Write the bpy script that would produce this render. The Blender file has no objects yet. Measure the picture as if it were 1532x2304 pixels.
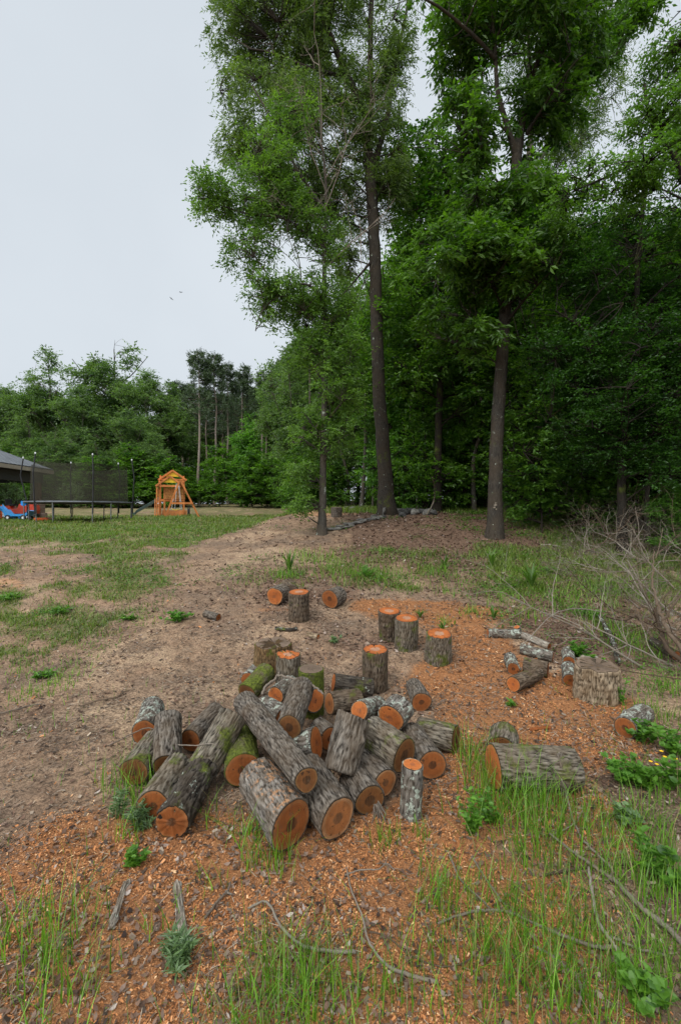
import bpy, math, random
import numpy as np
from mathutils import Vector, Matrix

scene = bpy.context.scene
COL = scene.collection
# ---------------------------------------------------------------- camera
cam_d = bpy.data.cameras.new("camera")
cam = bpy.data.objects.new("camera", cam_d)
COL.objects.link(cam)
cam.location = (0, 0, 1.6)
cam.rotation_euler = (math.radians(90), 0, 0)
cam_d.sensor_fit = 'VERTICAL'
cam_d.sensor_height = 36.0
cam_d.lens = 16.0
cam_d.clip_start = 0.05
cam_d.clip_end = 2000
scene.camera = cam
scene.render.resolution_x = 680
scene.render.resolution_y = 1024
# ---------------------------------------------------------------- sky
SUN_EL, SUN_AZ = math.radians(48), math.radians(-148)   # soft sun behind the clouds, from behind left
world = bpy.data.worlds.new("World")
scene.world = world
world.use_nodes = True
wn = world.node_tree
wn.nodes.clear()
w_out = wn.nodes.new('ShaderNodeOutputWorld')
w_bg = wn.nodes.new('ShaderNodeBackground')
w_sky = wn.nodes.new('ShaderNodeTexSky')
w_sky.sky_type = 'NISHITA'
w_sky.sun_disc = False
w_sky.sun_elevation = SUN_EL
w_sky.sun_rotation = SUN_AZ
w_sky.air_density = 1.0
w_sky.dust_density = 3.0
w_mix = wn.nodes.new('ShaderNodeMixRGB')
w_mix.inputs[0].default_value = 0.93
wn.links.new(w_sky.outputs[0], w_mix.inputs[1])
# cloud deck: nearly even pale grey with very soft mottling
w_tc = wn.nodes.new('ShaderNodeTexCoord')
w_no = wn.nodes.new('ShaderNodeTexNoise')
w_no.inputs['Scale'].default_value = 1.6
w_no.inputs['Detail'].default_value = 4
wn.links.new(w_tc.outputs['Generated'], w_no.inputs['Vector'])
w_cr = wn.nodes.new('ShaderNodeValToRGB')
w_cr.color_ramp.elements[0].position = 0.3
w_cr.color_ramp.elements[0].color = (5.45, 5.95, 6.45, 1)
w_cr.color_ramp.elements[1].position = 0.72
w_cr.color_ramp.elements[1].color = (6.3, 6.8, 7.25, 1)
wn.links.new(w_no.outputs[0], w_cr.inputs[0])
# added deck glow round the hidden sun, unseen behind the camera, front-lights everything
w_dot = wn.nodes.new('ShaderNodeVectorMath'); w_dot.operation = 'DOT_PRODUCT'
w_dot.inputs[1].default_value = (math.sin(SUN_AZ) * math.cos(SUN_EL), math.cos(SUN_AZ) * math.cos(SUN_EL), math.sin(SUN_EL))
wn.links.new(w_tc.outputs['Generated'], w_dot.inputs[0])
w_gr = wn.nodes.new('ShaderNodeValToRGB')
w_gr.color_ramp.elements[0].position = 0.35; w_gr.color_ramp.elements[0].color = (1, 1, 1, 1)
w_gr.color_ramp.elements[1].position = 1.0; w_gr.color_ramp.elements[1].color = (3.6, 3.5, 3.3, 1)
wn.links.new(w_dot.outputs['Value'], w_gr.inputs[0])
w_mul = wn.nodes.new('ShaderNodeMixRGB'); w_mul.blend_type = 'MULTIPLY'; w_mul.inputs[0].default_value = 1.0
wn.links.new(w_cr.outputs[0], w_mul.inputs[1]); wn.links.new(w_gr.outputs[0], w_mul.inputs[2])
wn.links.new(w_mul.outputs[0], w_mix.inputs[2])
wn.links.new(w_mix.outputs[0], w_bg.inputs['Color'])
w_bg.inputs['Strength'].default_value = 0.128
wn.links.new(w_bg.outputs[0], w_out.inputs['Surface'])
sun_d = bpy.data.lights.new("sun", 'SUN')
sun_d.energy = 1.5
sun_d.angle = math.radians(16)
sun_d.color = (1.0, 0.96, 0.9)
sun = bpy.data.objects.new("sun", sun_d)
COL.objects.link(sun)
sdir = Vector((math.sin(SUN_AZ) * math.cos(SUN_EL), math.cos(SUN_AZ) * math.cos(SUN_EL), math.sin(SUN_EL)))
sun.rotation_euler = sdir.to_track_quat('Z', 'Y').to_euler()
sun.location = (0, 0, 30)
vs = scene.view_settings
vs.view_transform = 'Standard'
vs.look = 'None'
vs.exposure = -0.06
vs.gamma = 1.0
scene.cycles.max_bounces = 7
scene.cycles.diffuse_bounces = 4
scene.cycles.glossy_bounces = 2
scene.cycles.transmission_bounces = 4
scene.cycles.transparent_max_bounces = 12
scene.cycles.use_denoising = True

# ---------------------------------------------------------------- helpers
R = np.random.default_rng(7)
F_, CX, CY, CZ = 1024.0, 766.0, 1152.0, 1.6

def tag(o, label=None, cat=None, group=None, kind=None):
    if label: o['label'] = label
    if cat: o['category'] = cat
    if group: o['group'] = group
    if kind: o['kind'] = kind
    return o

class MB:
    """collects vertices and polygons and links them as ONE mesh object"""
    def __init__(s): s.V = []; s.F = []; s.T = []; s.M = []; s.n = 0
    def add(s, v, f, tint=0.5, mat=0):
        v = np.asarray(v, float).reshape(-1, 3); f = np.asarray(f, np.int64)
        s.V.append(v); s.F.append(f + s.n); s.n += len(v)
        s.T.append(np.full(len(v), tint, float) if np.isscalar(tint) else np.asarray(tint, float).ravel())
        s.M.append(np.full(len(f), mat, int))
    def box(s, c, size, rot=0.0, tint=0.5, mat=0, mtx=None):
        h = np.array(size) / 2.0
        v = np.array([[x, y, z] for x in (-1, 1) for y in (-1, 1) for z in (-1, 1)]) * h
        if mtx is not None: v = v @ np.array(mtx).T
        elif rot: 
            ca, sa = math.cos(rot), math.sin(rot); v = v @ np.array([[ca, sa, 0], [-sa, ca, 0], [0, 0, 1]])
        s.add(v + np.array(c), [[0, 1, 3, 2], [4, 6, 7, 5], [0, 4, 5, 1], [2, 3, 7, 6], [0, 2, 6, 4], [1, 5, 7, 3]], tint, mat)
    def bar(s, a, b, w, h, tint=0.5, mat=0):
        """rectangular beam from a to b"""
        a = Vector(a); b = Vector(b); d = (b - a); L = d.length; d.normalize()
        up = Vector((0, 0, 1)) if abs(d.z) < 0.95 else Vector((0, 1, 0))
        x = d.cross(up).normalized(); y = x.cross(d)
        m = np.array([[x[i], d[i], y[i]] for i in range(3)])
        s.box(tuple((a + b) / 2), (w, L, h), tint=tint, mat=mat, mtx=m)
    def build(s, name, mats, parent=None, smooth=False, matrix=None):
        me = bpy.data.meshes.new(name)
        V = np.concatenate(s.V); T = np.concatenate(s.T)
        me.vertices.add(len(V)); me.vertices.foreach_set('co', V.astype(np.float32).ravel())
        loops = np.concatenate([f.ravel() for f in s.F]); tot = np.concatenate([np.full(len(f), f.shape[1]) for f in s.F])
        start = np.concatenate([[0], np.cumsum(tot)[:-1]])
        me.loops.add(len(loops)); me.loops.foreach_set('vertex_index', loops.astype(np.int32))
        me.polygons.add(len(tot)); me.polygons.foreach_set('loop_start', start.astype(np.int32))
        me.polygons.foreach_set('loop_total', tot.astype(np.int32))
        me.polygons.foreach_set('material_index', np.concatenate(s.M).astype(np.int32))
        me.polygons.foreach_set('use_smooth', np.full(len(tot), smooth))
        at = me.attributes.new('tint', 'FLOAT', 'POINT'); at.data.foreach_set('value', T.astype(np.float32))
        for m in (mats if isinstance(mats, (list, tuple)) else [mats]): me.materials.append(m)
        me.update(calc_edges=True); me.validate()
        o = bpy.data.objects.new(name, me); COL.objects.link(o)
        if parent is not None: o.parent = parent
        if matrix is not None: o.matrix_world = matrix
        return o

def empty(name, loc=(0, 0, 0), rz=0.0):
    o = bpy.data.objects.new(name, None); COL.objects.link(o)
    o.location = loc; o.rotation_euler = (0, 0, rz); o.empty_display_size = 0.2
    return o

def nrm(v): return v / np.maximum(np.linalg.norm(v, axis=-1, keepdims=True), 1e-9)

def tubes(mb, P, Rd, sides=5, tint=0.5, mat=0, cap=False):
    """batch of tubes: P (n,k,3), Rd (n,k)"""
    P = np.asarray(P, float); Rd = np.asarray(Rd, float)
    if P.ndim == 2: P = P[None]; Rd = Rd[None]
    n, k, _ = P.shape
    T = nrm(np.gradient(P, axis=1))
    mean = nrm(P[:, -1] - P[:, 0])
    ref = np.where(np.abs(mean[:, 2:3]) > 0.8, np.array([[1.0, 0.1, 0]]), np.array([[0.05, 0, 1.0]]))[:, None, :]
    A = nrm(np.cross(T, ref)); B = np.cross(T, A)
    th = np.arange(sides) * 2 * math.pi / sides
    ring = A[:, :, None, :] * np.cos(th)[None, None, :, None] + B[:, :, None, :] * np.sin(th)[None, None, :, None]
    V = P[:, :, None, :] + ring * Rd[:, :, None, None]
    base = (np.arange(n) * k * sides)[:, None, None]; i = np.arange(k - 1)[None, :, None] * sides; j = np.arange(sides)[None, None, :]
    j2 = (j + 1) % sides
    Fq = np.stack([base + i + j, base + i + sides + j, base + i + sides + j2, base + i + j2], -1).reshape(-1, 4)
    if not np.isscalar(tint): tint = np.repeat(tint, k * sides)
    n0 = mb.n
    mb.add(V.reshape(-1, 3), Fq, tint, mat)
    if cap:
        for q in range(n):
            mb.F.append(np.array([[n0 + q * k * sides + (k - 1) * sides + t for t in range(sides)][::-1]])); mb.M.append(np.array([mat]))
            mb.F.append(np.array([[n0 + q * k * sides + t for t in range(sides)]])); mb.M.append(np.array([mat]))

# value noise
_T = np.random.default_rng(3).random((256, 256))
def noise2(x, y, seed=0):
    x = np.asarray(x, float) + seed * 37.13; y = np.asarray(y, float) + seed * 17.77
    xi = np.floor(x).astype(int); yi = np.floor(y).astype(int); fx = x - xi; fy = y - yi
    fx = fx * fx * (3 - 2 * fx); fy = fy * fy * (3 - 2 * fy)
    a = _T[xi % 256, yi % 256]; b = _T[(xi + 1) % 256, yi % 256]; c = _T[xi % 256, (yi + 1) % 256]; d = _T[(xi + 1) % 256, (yi + 1) % 256]
    return (a * (1 - fx) + b * fx) * (1 - fy) + (c * (1 - fx) + d * fx) * fy
def fbm(x, y, f=1.0, o=4, seed=0):
    s = 0; a = 0.5; t = 0
    for i in range(o):
        s = s + a * noise2(x * f, y * f, seed + i * 3); t += a; a *= 0.5; f *= 2.1
    return s / t
_T3 = np.random.default_rng(5).random((64, 64, 64))
def noise3(x, y, z):
    xi = np.floor(x).astype(int); yi = np.floor(y).astype(int); zi = np.floor(z).astype(int)
    fx = x - xi; fy = y - yi; fz = z - zi
    fx = fx * fx * (3 - 2 * fx); fy = fy * fy * (3 - 2 * fy); fz = fz * fz * (3 - 2 * fz)
    r = 0
    for a in (0, 1):
        for b in (0, 1):
            for c in (0, 1):
                w = (fx if a else 1 - fx) * (fy if b else 1 - fy) * (fz if c else 1 - fz)
                r = r + w * _T3[(xi + a) % 64, (yi + b) % 64, (zi + c) % 64]
    return r
def sstep(a, b, x):
    t = np.clip((x - a) / (b - a), 0, 1); return t * t * (3 - 2 * t)

# ---------------------------------------------------------------- terrain
_yd = np.arange(-60, 620, 0.1)
_zk = np.interp(_yd, [-60, 4.1, 5, 6, 7, 8, 10, 12, 16, 20, 27, 40, 60, 100, 620], [0, 0, .12, .28, .45, .6, .82, .97, 1.1, 1.2, 1.2, 1.8, 2.6, 3.3, 3.6])
_k = np.exp(-0.5 * (np.arange(-20, 21) / 6.0) ** 2); _k /= _k.sum()
_zk = np.convolve(np.pad(_zk, 20, mode='edge'), _k, mode='valid')
def tz0(x, y):
    z = np.interp(y, _yd, _zk)
    return z + 0.5 * sstep(-4, -0.8, x) * sstep(8.5, 14.5, y)
def tz(x, y):
    x = np.asarray(x, float); y = np.asarray(y, float)
    far = sstep(5, 40, np.hypot(x, y))
    return tz0(x, y) + (fbm(x, y, 0.8, 3, 1) - 0.5) * (0.07 + 0.25 * far) + (fbm(x, y, 4.5, 3, 2) - 0.5) * 0.05
def G(u, v, h=0.0):
    """world point where the sight line through photo pixel (u, v) meets the height h above ground"""
    Y = np.concatenate([np.arange(0.8, 20, 0.01), np.arange(20, 120, 0.1)])
    X = (u - CX) / F_ * Y; Zr = CZ - (v - CY) / F_ * Y
    d = Zr - (tz(X, Y) + h)
    i = np.argmax(d < 0) if (d < 0).any() else len(Y) - 1
    return np.array([X[i], Y[i], float(tz(X[i], Y[i])) + h])
def A_(u, v, D): return np.array([(u - CX) / F_ * D, D, CZ - (v - CY) / F_ * D])
def onG(u, D): 
    x = (u - CX) / F_ * D; return np.array([x, D, float(tz(x, D))])

def blobs(x, y, L):
    m = 0
    for (cx, cy, rx, ry, a) in L:
        m = m + a * np.exp(-((x - cx) / rx) ** 2 - ((y - cy) / ry) ** 2)
    return m
SAW = [(-1.0, 1.75, .75, .45, 1.1), (-.3, 1.7, .6, .5, .9), (-.1, 2.15, .55, .35, 1.0), (.25, 1.7, .4, .5, .7), (.75, 1.8, .4, .35, .7),
       (1.15, 2.35, .45, .3, .8), (-1.2, 2.3, .5, .3, .55), (1.5, 3.3, .7, .45, 1.15), (.95, 3.0, .4, .4, .8), (.55, 2.5, .35, .35, .6),
       (1.6, 4.1, .8, .5, .9), (.9, 4.3, .5, .4, .5), (.75, 6.2, .8, .45, 1.0), (1.5, 5.9, .8, .45, .9), (1.5, 5.1, .7, .5, .8),
       (-.9, 6.1, .35, .2, .55), (.0, 1.35, 1.2, .25, .8), (2.2, 3.7, .4, .4, .5)]
def zones(x, y):
    n1 = fbm(x, y, 1.7, 4, 11); n2 = fbm(x, y, 3.1, 4, 12); n3 = fbm(x, y, .5, 3, 13); n4 = fbm(x, y, 6.0, 3, 15)
    saw = sstep(.26, .92, blobs(x, y, SAW) * (0.25 + 1.1 * n2 + .5 * n4)) * .95
    xb = np.interp(y, [1, 3, 4, 5, 7, 10, 13, 18, 26], [-4.5, -3.4, -3.0, -2.7, -2.7, -3.3, -2.4, -1.8, -1.2])
    gl = sstep(-1.1, .8, (xb - x)) * sstep(3.2, 5.5, y) * (1 - .58 * sstep(.48, .66, fbm(x, y, .9, 3, 51)) * (1 - sstep(9, 13, y)))
    far = sstep(14, 22, y) * (1 - sstep(-2.0, 0.5, x))
    gl = gl * (1 - 0.15 * far)
    gm = .56 * sstep(6.2, 7.0, y) * (1 - sstep(9.3, 10.5, y)) * sstep(-1.8, -.6, x) + .6 * sstep(2.2, 3.2, x) * sstep(4.6, 5.6, y) * (1 - sstep(9, 11, y))
    gr = .9 * sstep(13, 16, y) * sstep(-3, 1, x) + 1.0 * sstep(3.6, 5.2, x) * sstep(8, 10, y)
    fg = blobs(x, y, [(.85, 1.35, .6, .4, .5), (1.55, 1.9, .4, .6, .5), (-1.4, 1.35, .3, .3, .35)])
    n5 = fbm(x, y, 14.0, 2, 17); grass = sstep(.30, .95, np.maximum.reduce([gl, gm, gr, fg]) * (-.05 + .95 * n1 + .55 * n4 + .35 * n5))
    litter = np.clip(sstep(-.8, .8, x) * sstep(7.5, 9.5, y) * 1.1 + .8 * blobs(x, y, [(1.9, 2.6, .6, .9, 1.0), (2.6, 5.2, 1.0, 1.2, .9), (-.5, 5.0, 1.1, .8, .55), (.4, 5, .7, .6, .5), (-.4, 2.2, .5, .35, .5), (-1.5, 1.6, .3, .6, .7), (1.3, 1.5, .5, .4, .5), (-2.2, 3.6, 1, 1.2, .45), (-1.2, 8.3, 1.4, 2.0, .5), (1.5, 7.4, 2.5, 1.3, .75), (3.6, 6.4, 1.5, 2.0, .8), (-.6, 6.8, 1.2, .9, .5)]), 0, 1.2)
    litter = sstep(.25, 1.0, litter * (.15 + .9 * n2 + .5 * n4))
    clay = sstep(.42, .62, (blobs(x, y, [(-6.2, 13.2, 3.2, .9, 1.1), (-12, 15, 5, .8, .9), (-4.0, 17, 3, 1.5, .7), (-5.5, 7.0, 1.6, .6, .8), (-5.2, 4.8, 1.2, .5, .5), (-.5, 15.5, 1.6, 2.5, .9)]) + .5 * sstep(18, 26, y) * (1 - sstep(2, 6, x)) * (n3 + .1)) * (.4 + n1))
    return saw, grass, litter, clay
# ---------------------------------------------------------------- materials
class NT:
    def __init__(s, name):
        s.m = bpy.data.materials.new(name); s.m.use_nodes = True; s.t = s.m.node_tree; s.t.nodes.clear()
        s.out = s.t.nodes.new('ShaderNodeOutputMaterial')
    def n(s, typ, ins=None, **props):
        nd = s.t.nodes.new('ShaderNode' + typ)
        for k, v in props.items(): setattr(nd, k, v)
        if ins:
            for k, v in ins.items(): s.set(nd, k, v)
        return nd
    def set(s, nd, k, v):
        sock = nd.inputs[k]
        if isinstance(v, bpy.types.NodeSocket): s.t.links.new(v, sock)
        elif isinstance(v, bpy.types.Node): s.t.links.new(v.outputs[0], sock)
        else:
            if isinstance(v, (tuple, list)) and len(v) == 3 and sock.type == 'RGBA': v = (*v, 1)
            sock.default_value = v
    def mix(s, f, a, b, mode='MIX'): return s.n('MixRGB', {0: f, 1: a, 2: b}, blend_type=mode)
    def math(s, op, a, b=0.0, clamp=False): 
        nd = s.n('Math', {0: a, 1: b}, operation=op); nd.use_clamp = clamp; return nd
    def ramp(s, f, stops):
        nd = s.n('ValToRGB', {0: f}); cr = nd.color_ramp
        while len(cr.elements) < len(stops): cr.elements.new(0.5)
        for e, (p, c) in zip(cr.elements, stops):
            e.position = p; e.color = (c, c, c, 1) if isinstance(c, (int, float)) else (*c, 1)
        return nd
    def noise(s, vec, scale, detail=4, rough=.55, dist=0.0): return s.n('TexNoise', {'Vector': vec, 'Scale': scale, 'Detail': detail, 'Roughness': rough, 'Distortion': dist})
    def attr(s, name): return s.n('Attribute', attribute_name=name).outputs['Fac']
    def coords(s, kind='Object', scale=(1, 1, 1)):
        tc = s.n('TexCoord'); return s.n('Mapping', {'Vector': tc.outputs[kind], 'Scale': scale}).outputs[0]
    def done(s, color, rough=.8, bump=None, bstr=.5, bdist=.01, spec=.3, trans=0.0, tcol=None, metallic=0.0, alpha=None):
        p = s.n('BsdfPrincipled', {'Base Color': color, 'Roughness': rough, 'Specular IOR Level': spec, 'Metallic': metallic})
        if bump is not None: s.set(p, 'Normal', s.n('Bump', {'Height': bump, 'Strength': bstr, 'Distance': bdist}))
        sh = p
        if trans: sh = s.n('MixShader', {0: trans, 1: p, 2: s.n('BsdfTranslucent', {'Color': tcol if tcol is not None else color})})
        if alpha is not None: sh = s.n('MixShader', {0: alpha, 1: s.n('BsdfTransparent'), 2: sh})
        s.t.links.new(sh.outputs[0], s.out.inputs['Surface'])
        return s.m

def m_plain(name, col, rough=.6, var=.15, scale=6, spec=.3, bump=.2, metallic=0.0, stretch=(1, 1, 1)):
    t = NT(name); v = t.coords(scale=stretch); n = t.noise(v, scale, 5)
    lo = tuple(c * (1 - var * 1.6) for c in col); hi = tuple(min(1, c * (1 + var)) for c in col)
    return t.done(t.ramp(n.outputs[0], [(.3, lo), (.7, hi)]), rough, n.outputs[0], bump, .01, spec, metallic=metallic)

def m_leaf(name, dark, light, rough=.45, trans=.42, yellow=1.25, straw=False):
    t = NT(name); a = t.attr('tint')
    oi = t.n('ObjectInfo'); k = t.math('ADD', t.math('MULTIPLY', oi.outputs['Random'], .16), a)
    k = t.math('SUBTRACT', k, .08)
    c = t.ramp(k, [(0.0, (.32, .25, .13)), (.10, (.26, .21, .10)), (.17, dark), (1.0, light)] if straw else [(0.0, dark), (1.0, light)])
    tc = t.mix(1.0, c, (1.35 * yellow, 1.5 * yellow, .6), 'MULTIPLY')
    return t.done(c, rough, spec=.5, trans=trans, tcol=tc)

def m_bark(name, lo, hi, moss=0.0, lichen=0.0, scale=1.0, dust=0.0):
    t = NT(name); v = t.coords(scale=(1, 1, .32)); v1 = t.coords()
    oi = t.n('ObjectInfo'); off = t.n('VectorMath', {0: v, 1: oi.outputs['Location']}, operation='ADD').outputs[0]
    off1 = t.n('VectorMath', {0: v1, 1: oi.outputs['Location']}, operation='ADD').outputs[0]
    n = t.noise(off, 88 * scale, 6, .72, 1.3); big = t.noise(off1, 9 * scale, 4)
    f = t.math('ADD', t.math('MULTIPLY', t.attr('tint'), .85), t.math('MULTIPLY', t.math('SUBTRACT', n.outputs[0], .5), .75))
    c = t.ramp(f, [(.28, lo), (.48, tuple((a * .62 + b * .38) for a, b in zip(lo, hi))), (.80, hi)])
    c = t.mix(t.ramp(big.outputs[0], [(.35, 0), (.7, .6)]), c, tuple(.6 * a + .45 * b * k for a, b, k in zip(lo, hi, (1.0, .8, .6))))
    if moss:
        m = t.noise(off1, 7 * scale, 5, .65); mr = t.ramp(m.outputs[0], [(.62 - .32 * moss, 0), (.74 - .30 * moss, .9)])
        mc = t.ramp(t.noise(off1, 60, 3).outputs[0], [(.3, (.03, .04, .008)), (.7, (.13, .16, .02))])
        c = t.mix(mr, c, mc)
    if lichen:
        m = t.noise(off1, 22 * scale, 4, .7); mr = t.ramp(m.outputs[0], [(.68 - .2 * lichen, 0), (.72 - .2 * lichen, .85)])
        c = t.mix(mr, c, t.ramp(n.outputs[0], [(.3, (.22, .26, .21)), (.7, (.5, .54, .47))]))
    if dust:     # sawdust that settled on the upper side
        up = t.n('SeparateXYZ', {0: t.n('NewGeometry').outputs['Normal']}).outputs[2]; dn = t.noise(off1, 30, 4, .7)
        dm = t.math('MULTIPLY', t.ramp(up, [(.55, 0), (.9, 1)]), t.ramp(dn.outputs[0], [(.52, 0), (.60, dust * .7)]))
        c = t.mix(dm, c, (.48, .24, .11))
    b = t.math('ADD', n.outputs[0], t.math('MULTIPLY', big.outputs[0], .3))
    return t.done(c, .92, b, .8, .006, .15)

def m_face(name, wood, heart, rim, hr=.3, spec=.25):
    """sawn end grain: tint = 0 at the pith and 1 at the bark"""
    t = NT(name); a = t.attr('tint'); v = t.coords(); oi = t.n('ObjectInfo')
    off = t.n('VectorMath', {0: v, 1: oi.outputs['Location']}, operation='ADD').outputs[0]
    w = t.noise(off, 9, 4); fine = t.noise(off, 60, 4, .7)
    ra = t.math('ADD', a, t.math('MULTIPLY', t.math('SUBTRACT', w.outputs[0], .5), .35))
    c = t.ramp(ra, [(0, heart), (hr, heart), (hr + .09, wood), (.80, wood), (.93, rim)])
    ring = t.math('SINE', t.math('MULTIPLY', ra, 75.0))
    c = t.mix(t.math('MULTIPLY', t.math('ADD', ring, 1.0), .16), c, tuple(x * .45 for x in wood))
    vs_ = t.n('Mapping', {'Vector': off, 'Scale': (1, .12, 1), 'Rotation': (0, 0, .6)}).outputs[0]
    saw = t.noise(vs_, 120, 3)
    c = t.mix(t.ramp(saw.outputs[0], [(.4, 0), (.75, .35)]), c, tuple(min(1, x * 1.5) for x in wood))
    c = t.mix(t.ramp(t.noise(off, 38, 2).outputs[0], [(.66, 0), (.70, .8)]), c, (.03, .015, .008))
    c = t.mix(t.ramp(w.outputs[0], [(.45, 0), (.70, .6)]), c, tuple(x * .45 for x in wood))
    dirt = t.noise(off, 22, 5, .7); c = t.mix(t.ramp(dirt.outputs[0], [(.56, 0), (.68, .55)]), c, (.10, .065, .04))
    gp = t.n('SeparateXYZ', {0: v}); an = t.math('ARCTAN2', gp.outputs[0], gp.outputs[1])
    ck = t.math('ABSOLUTE', t.math('SINE', t.math('ADD', t.math('MULTIPLY', an, 1.5), t.math('MULTIPLY', w.outputs[0], 5.0))))
    c = t.mix(t.ramp(t.math('MULTIPLY', ck, t.math('ADD', a, .25)), [(0.0, .85), (.022, 0)]), c, (.04, .02, .012))
    return t.done(c, .75, t.math('ADD', saw.outputs[0], fine.outputs[0]), .5, .003, spec)

M = {}
M['bark_grey'] = m_bark('bark_grey', (.013, .010, .008), (.235, .205, .175))
M['bark_dusted'] = m_bark('bark_dusted', (.013, .010, .008), (.29, .26, .23), dust=.85)
M['bark_moss'] = m_bark('bark_moss', (.014, .012, .009), (.26, .225, .18), moss=.28)
M['bark_mossy'] = m_bark('bark_very_mossy', (.016, .014, .009), (.20, .17, .12), moss=.8)
M['bark_brown'] = m_bark('bark_brown', (.012, .009, .007), (.20, .155, .115), moss=.15)
M['bark_lichen'] = m_bark('bark_lichen', (.018, .016, .014), (.26, .235, .21), lichen=.7)
M['bark_dark'] = m_bark('bark_dark', (.015, .012, .010), (.10, .085, .07), moss=.25, lichen=.3)
M['bark_pale'] = m_bark('bark_pale', (.10, .085, .07), (.40, .36, .31), lichen=.3)
M['bark_tan'] = m_bark('bark_tan', (.03, .022, .015), (.42, .33, .23))
M['bark_old'] = m_bark('bark_old', (.02, .014, .009), (.26, .17, .085), moss=.2)
M['face_bright'] = m_face('wood_bright', (.43, .125, .032), (.27, .09, .035), (.48, .20, .07), .2)
M['face_top'] = m_face('wood_top', (.40, .115, .028), (.36, .22, .15), (.30, .08, .024), .36)
M['face_mid'] = m_face('wood_mid', (.24, .072, .018), (.045, .02, .009), (.30, .12, .042), .24)
M['face_dark'] = m_face('wood_dark', (.15, .058, .018), (.045, .022, .010), (.20, .105, .04), .3)
M['face_tan'] = m_face('wood_tan', (.31, .115, .038), (.10, .05, .025), (.40, .22, .11), .22)
M['face_old'] = m_face('wood_old', (.15, .105, .075), (.10, .07, .05), (.20, .14, .10), .3)
M['twig'] = m_bark('dead_twig', (.10, .08, .065), (.30, .26, .22), scale=1.6)
M['twig_pale'] = m_bark('pale_twig', (.12, .105, .085), (.38, .345, .295), scale=1.6)
M['twig_brown'] = m_bark('brown_twig', (.05, .035, .025), (.20, .15, .11), scale=1.6)
M['trunk_dark'] = m_bark('trunk_dark', (.007, .006, .005), (.060, .052, .043), moss=.1, scale=.25)
M['trunk_oak'] = m_bark('trunk_oak', (.004, .0035, .003), (.135, .118, .100), moss=.1, lichen=.15, scale=.33)
M['trunk_grey'] = m_bark('trunk_grey', (.02, .018, .015), (.17, .155, .135), moss=.15, lichen=.3, scale=.3)
M['trunk_pine'] = m_bark('trunk_pine', (.08, .065, .055), (.30, .25, .215), scale=.12)
M['leaf_oak'] = m_leaf('leaf_oak', (.020, .062, .005), (.115, .235, .020))
M['leaf_slim'] = m_leaf('leaf_slim', (.026, .070, .010), (.15, .27, .042))
M['leaf_willow'] = m_leaf('leaf_willow', (.030, .064, .013), (.15, .225, .050))
M['leaf_beech'] = m_leaf('leaf_beech', (.010, .038, .005), (.062, .170, .018))
M['leaf_under'] = m_leaf('leaf_under', (.020, .070, .007), (.150, .30, .030))
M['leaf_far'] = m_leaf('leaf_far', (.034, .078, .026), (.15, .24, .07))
M['leaf_bright'] = m_leaf('leaf_bright', (.045, .13, .016), (.16, .34, .045))
M['leaf_pine'] = m_leaf('leaf_pine', (.030, .055, .026), (.10, .15, .065), trans=.15)
M['leaf_weed'] = m_leaf('leaf_weed', (.03, .09, .010), (.15, .32, .035), trans=.4)
M['leaf_sage'] = m_leaf('leaf_sage', (.06, .11, .045), (.17, .26, .11), trans=.3)
M['grass'] = m_leaf('grass_blade', (.045, .12, .008), (.22, .42, .035), trans=.38, straw=True)
M['turf'] = m_leaf('turf_blade', (.04, .075, .010), (.19, .27, .045), trans=.3, straw=True)
M['yellow'] = m_plain('petal_yellow', (.85, .55, .02), .5, .1)

def m_chip(name, stops, rough=.8, trans=0):
    t = NT(name); return t.done(t.ramp(t.attr('tint'), stops), rough, spec=.2, trans=trans)
M['chip'] = m_chip('sawdust_chip', [(0, (.13, .06, .03)), (.3, (.32, .125, .045)), (.7, (.52, .22, .085)), (1, (.70, .45, .25))])
M['litter'] = m_chip('dead_leaf', [(0, (.035, .022, .018)), (.3, (.11, .065, .045)), (.6, (.19, .115, .08)), (.85, (.26, .18, .14)), (1, (.40, .33, .29))], trans=.12)
M['debris'] = m_chip('debris', [(0, (.05, .035, .026)), (.5, (.18, .13, .095)), (1, (.42, .34, .26))])

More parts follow.
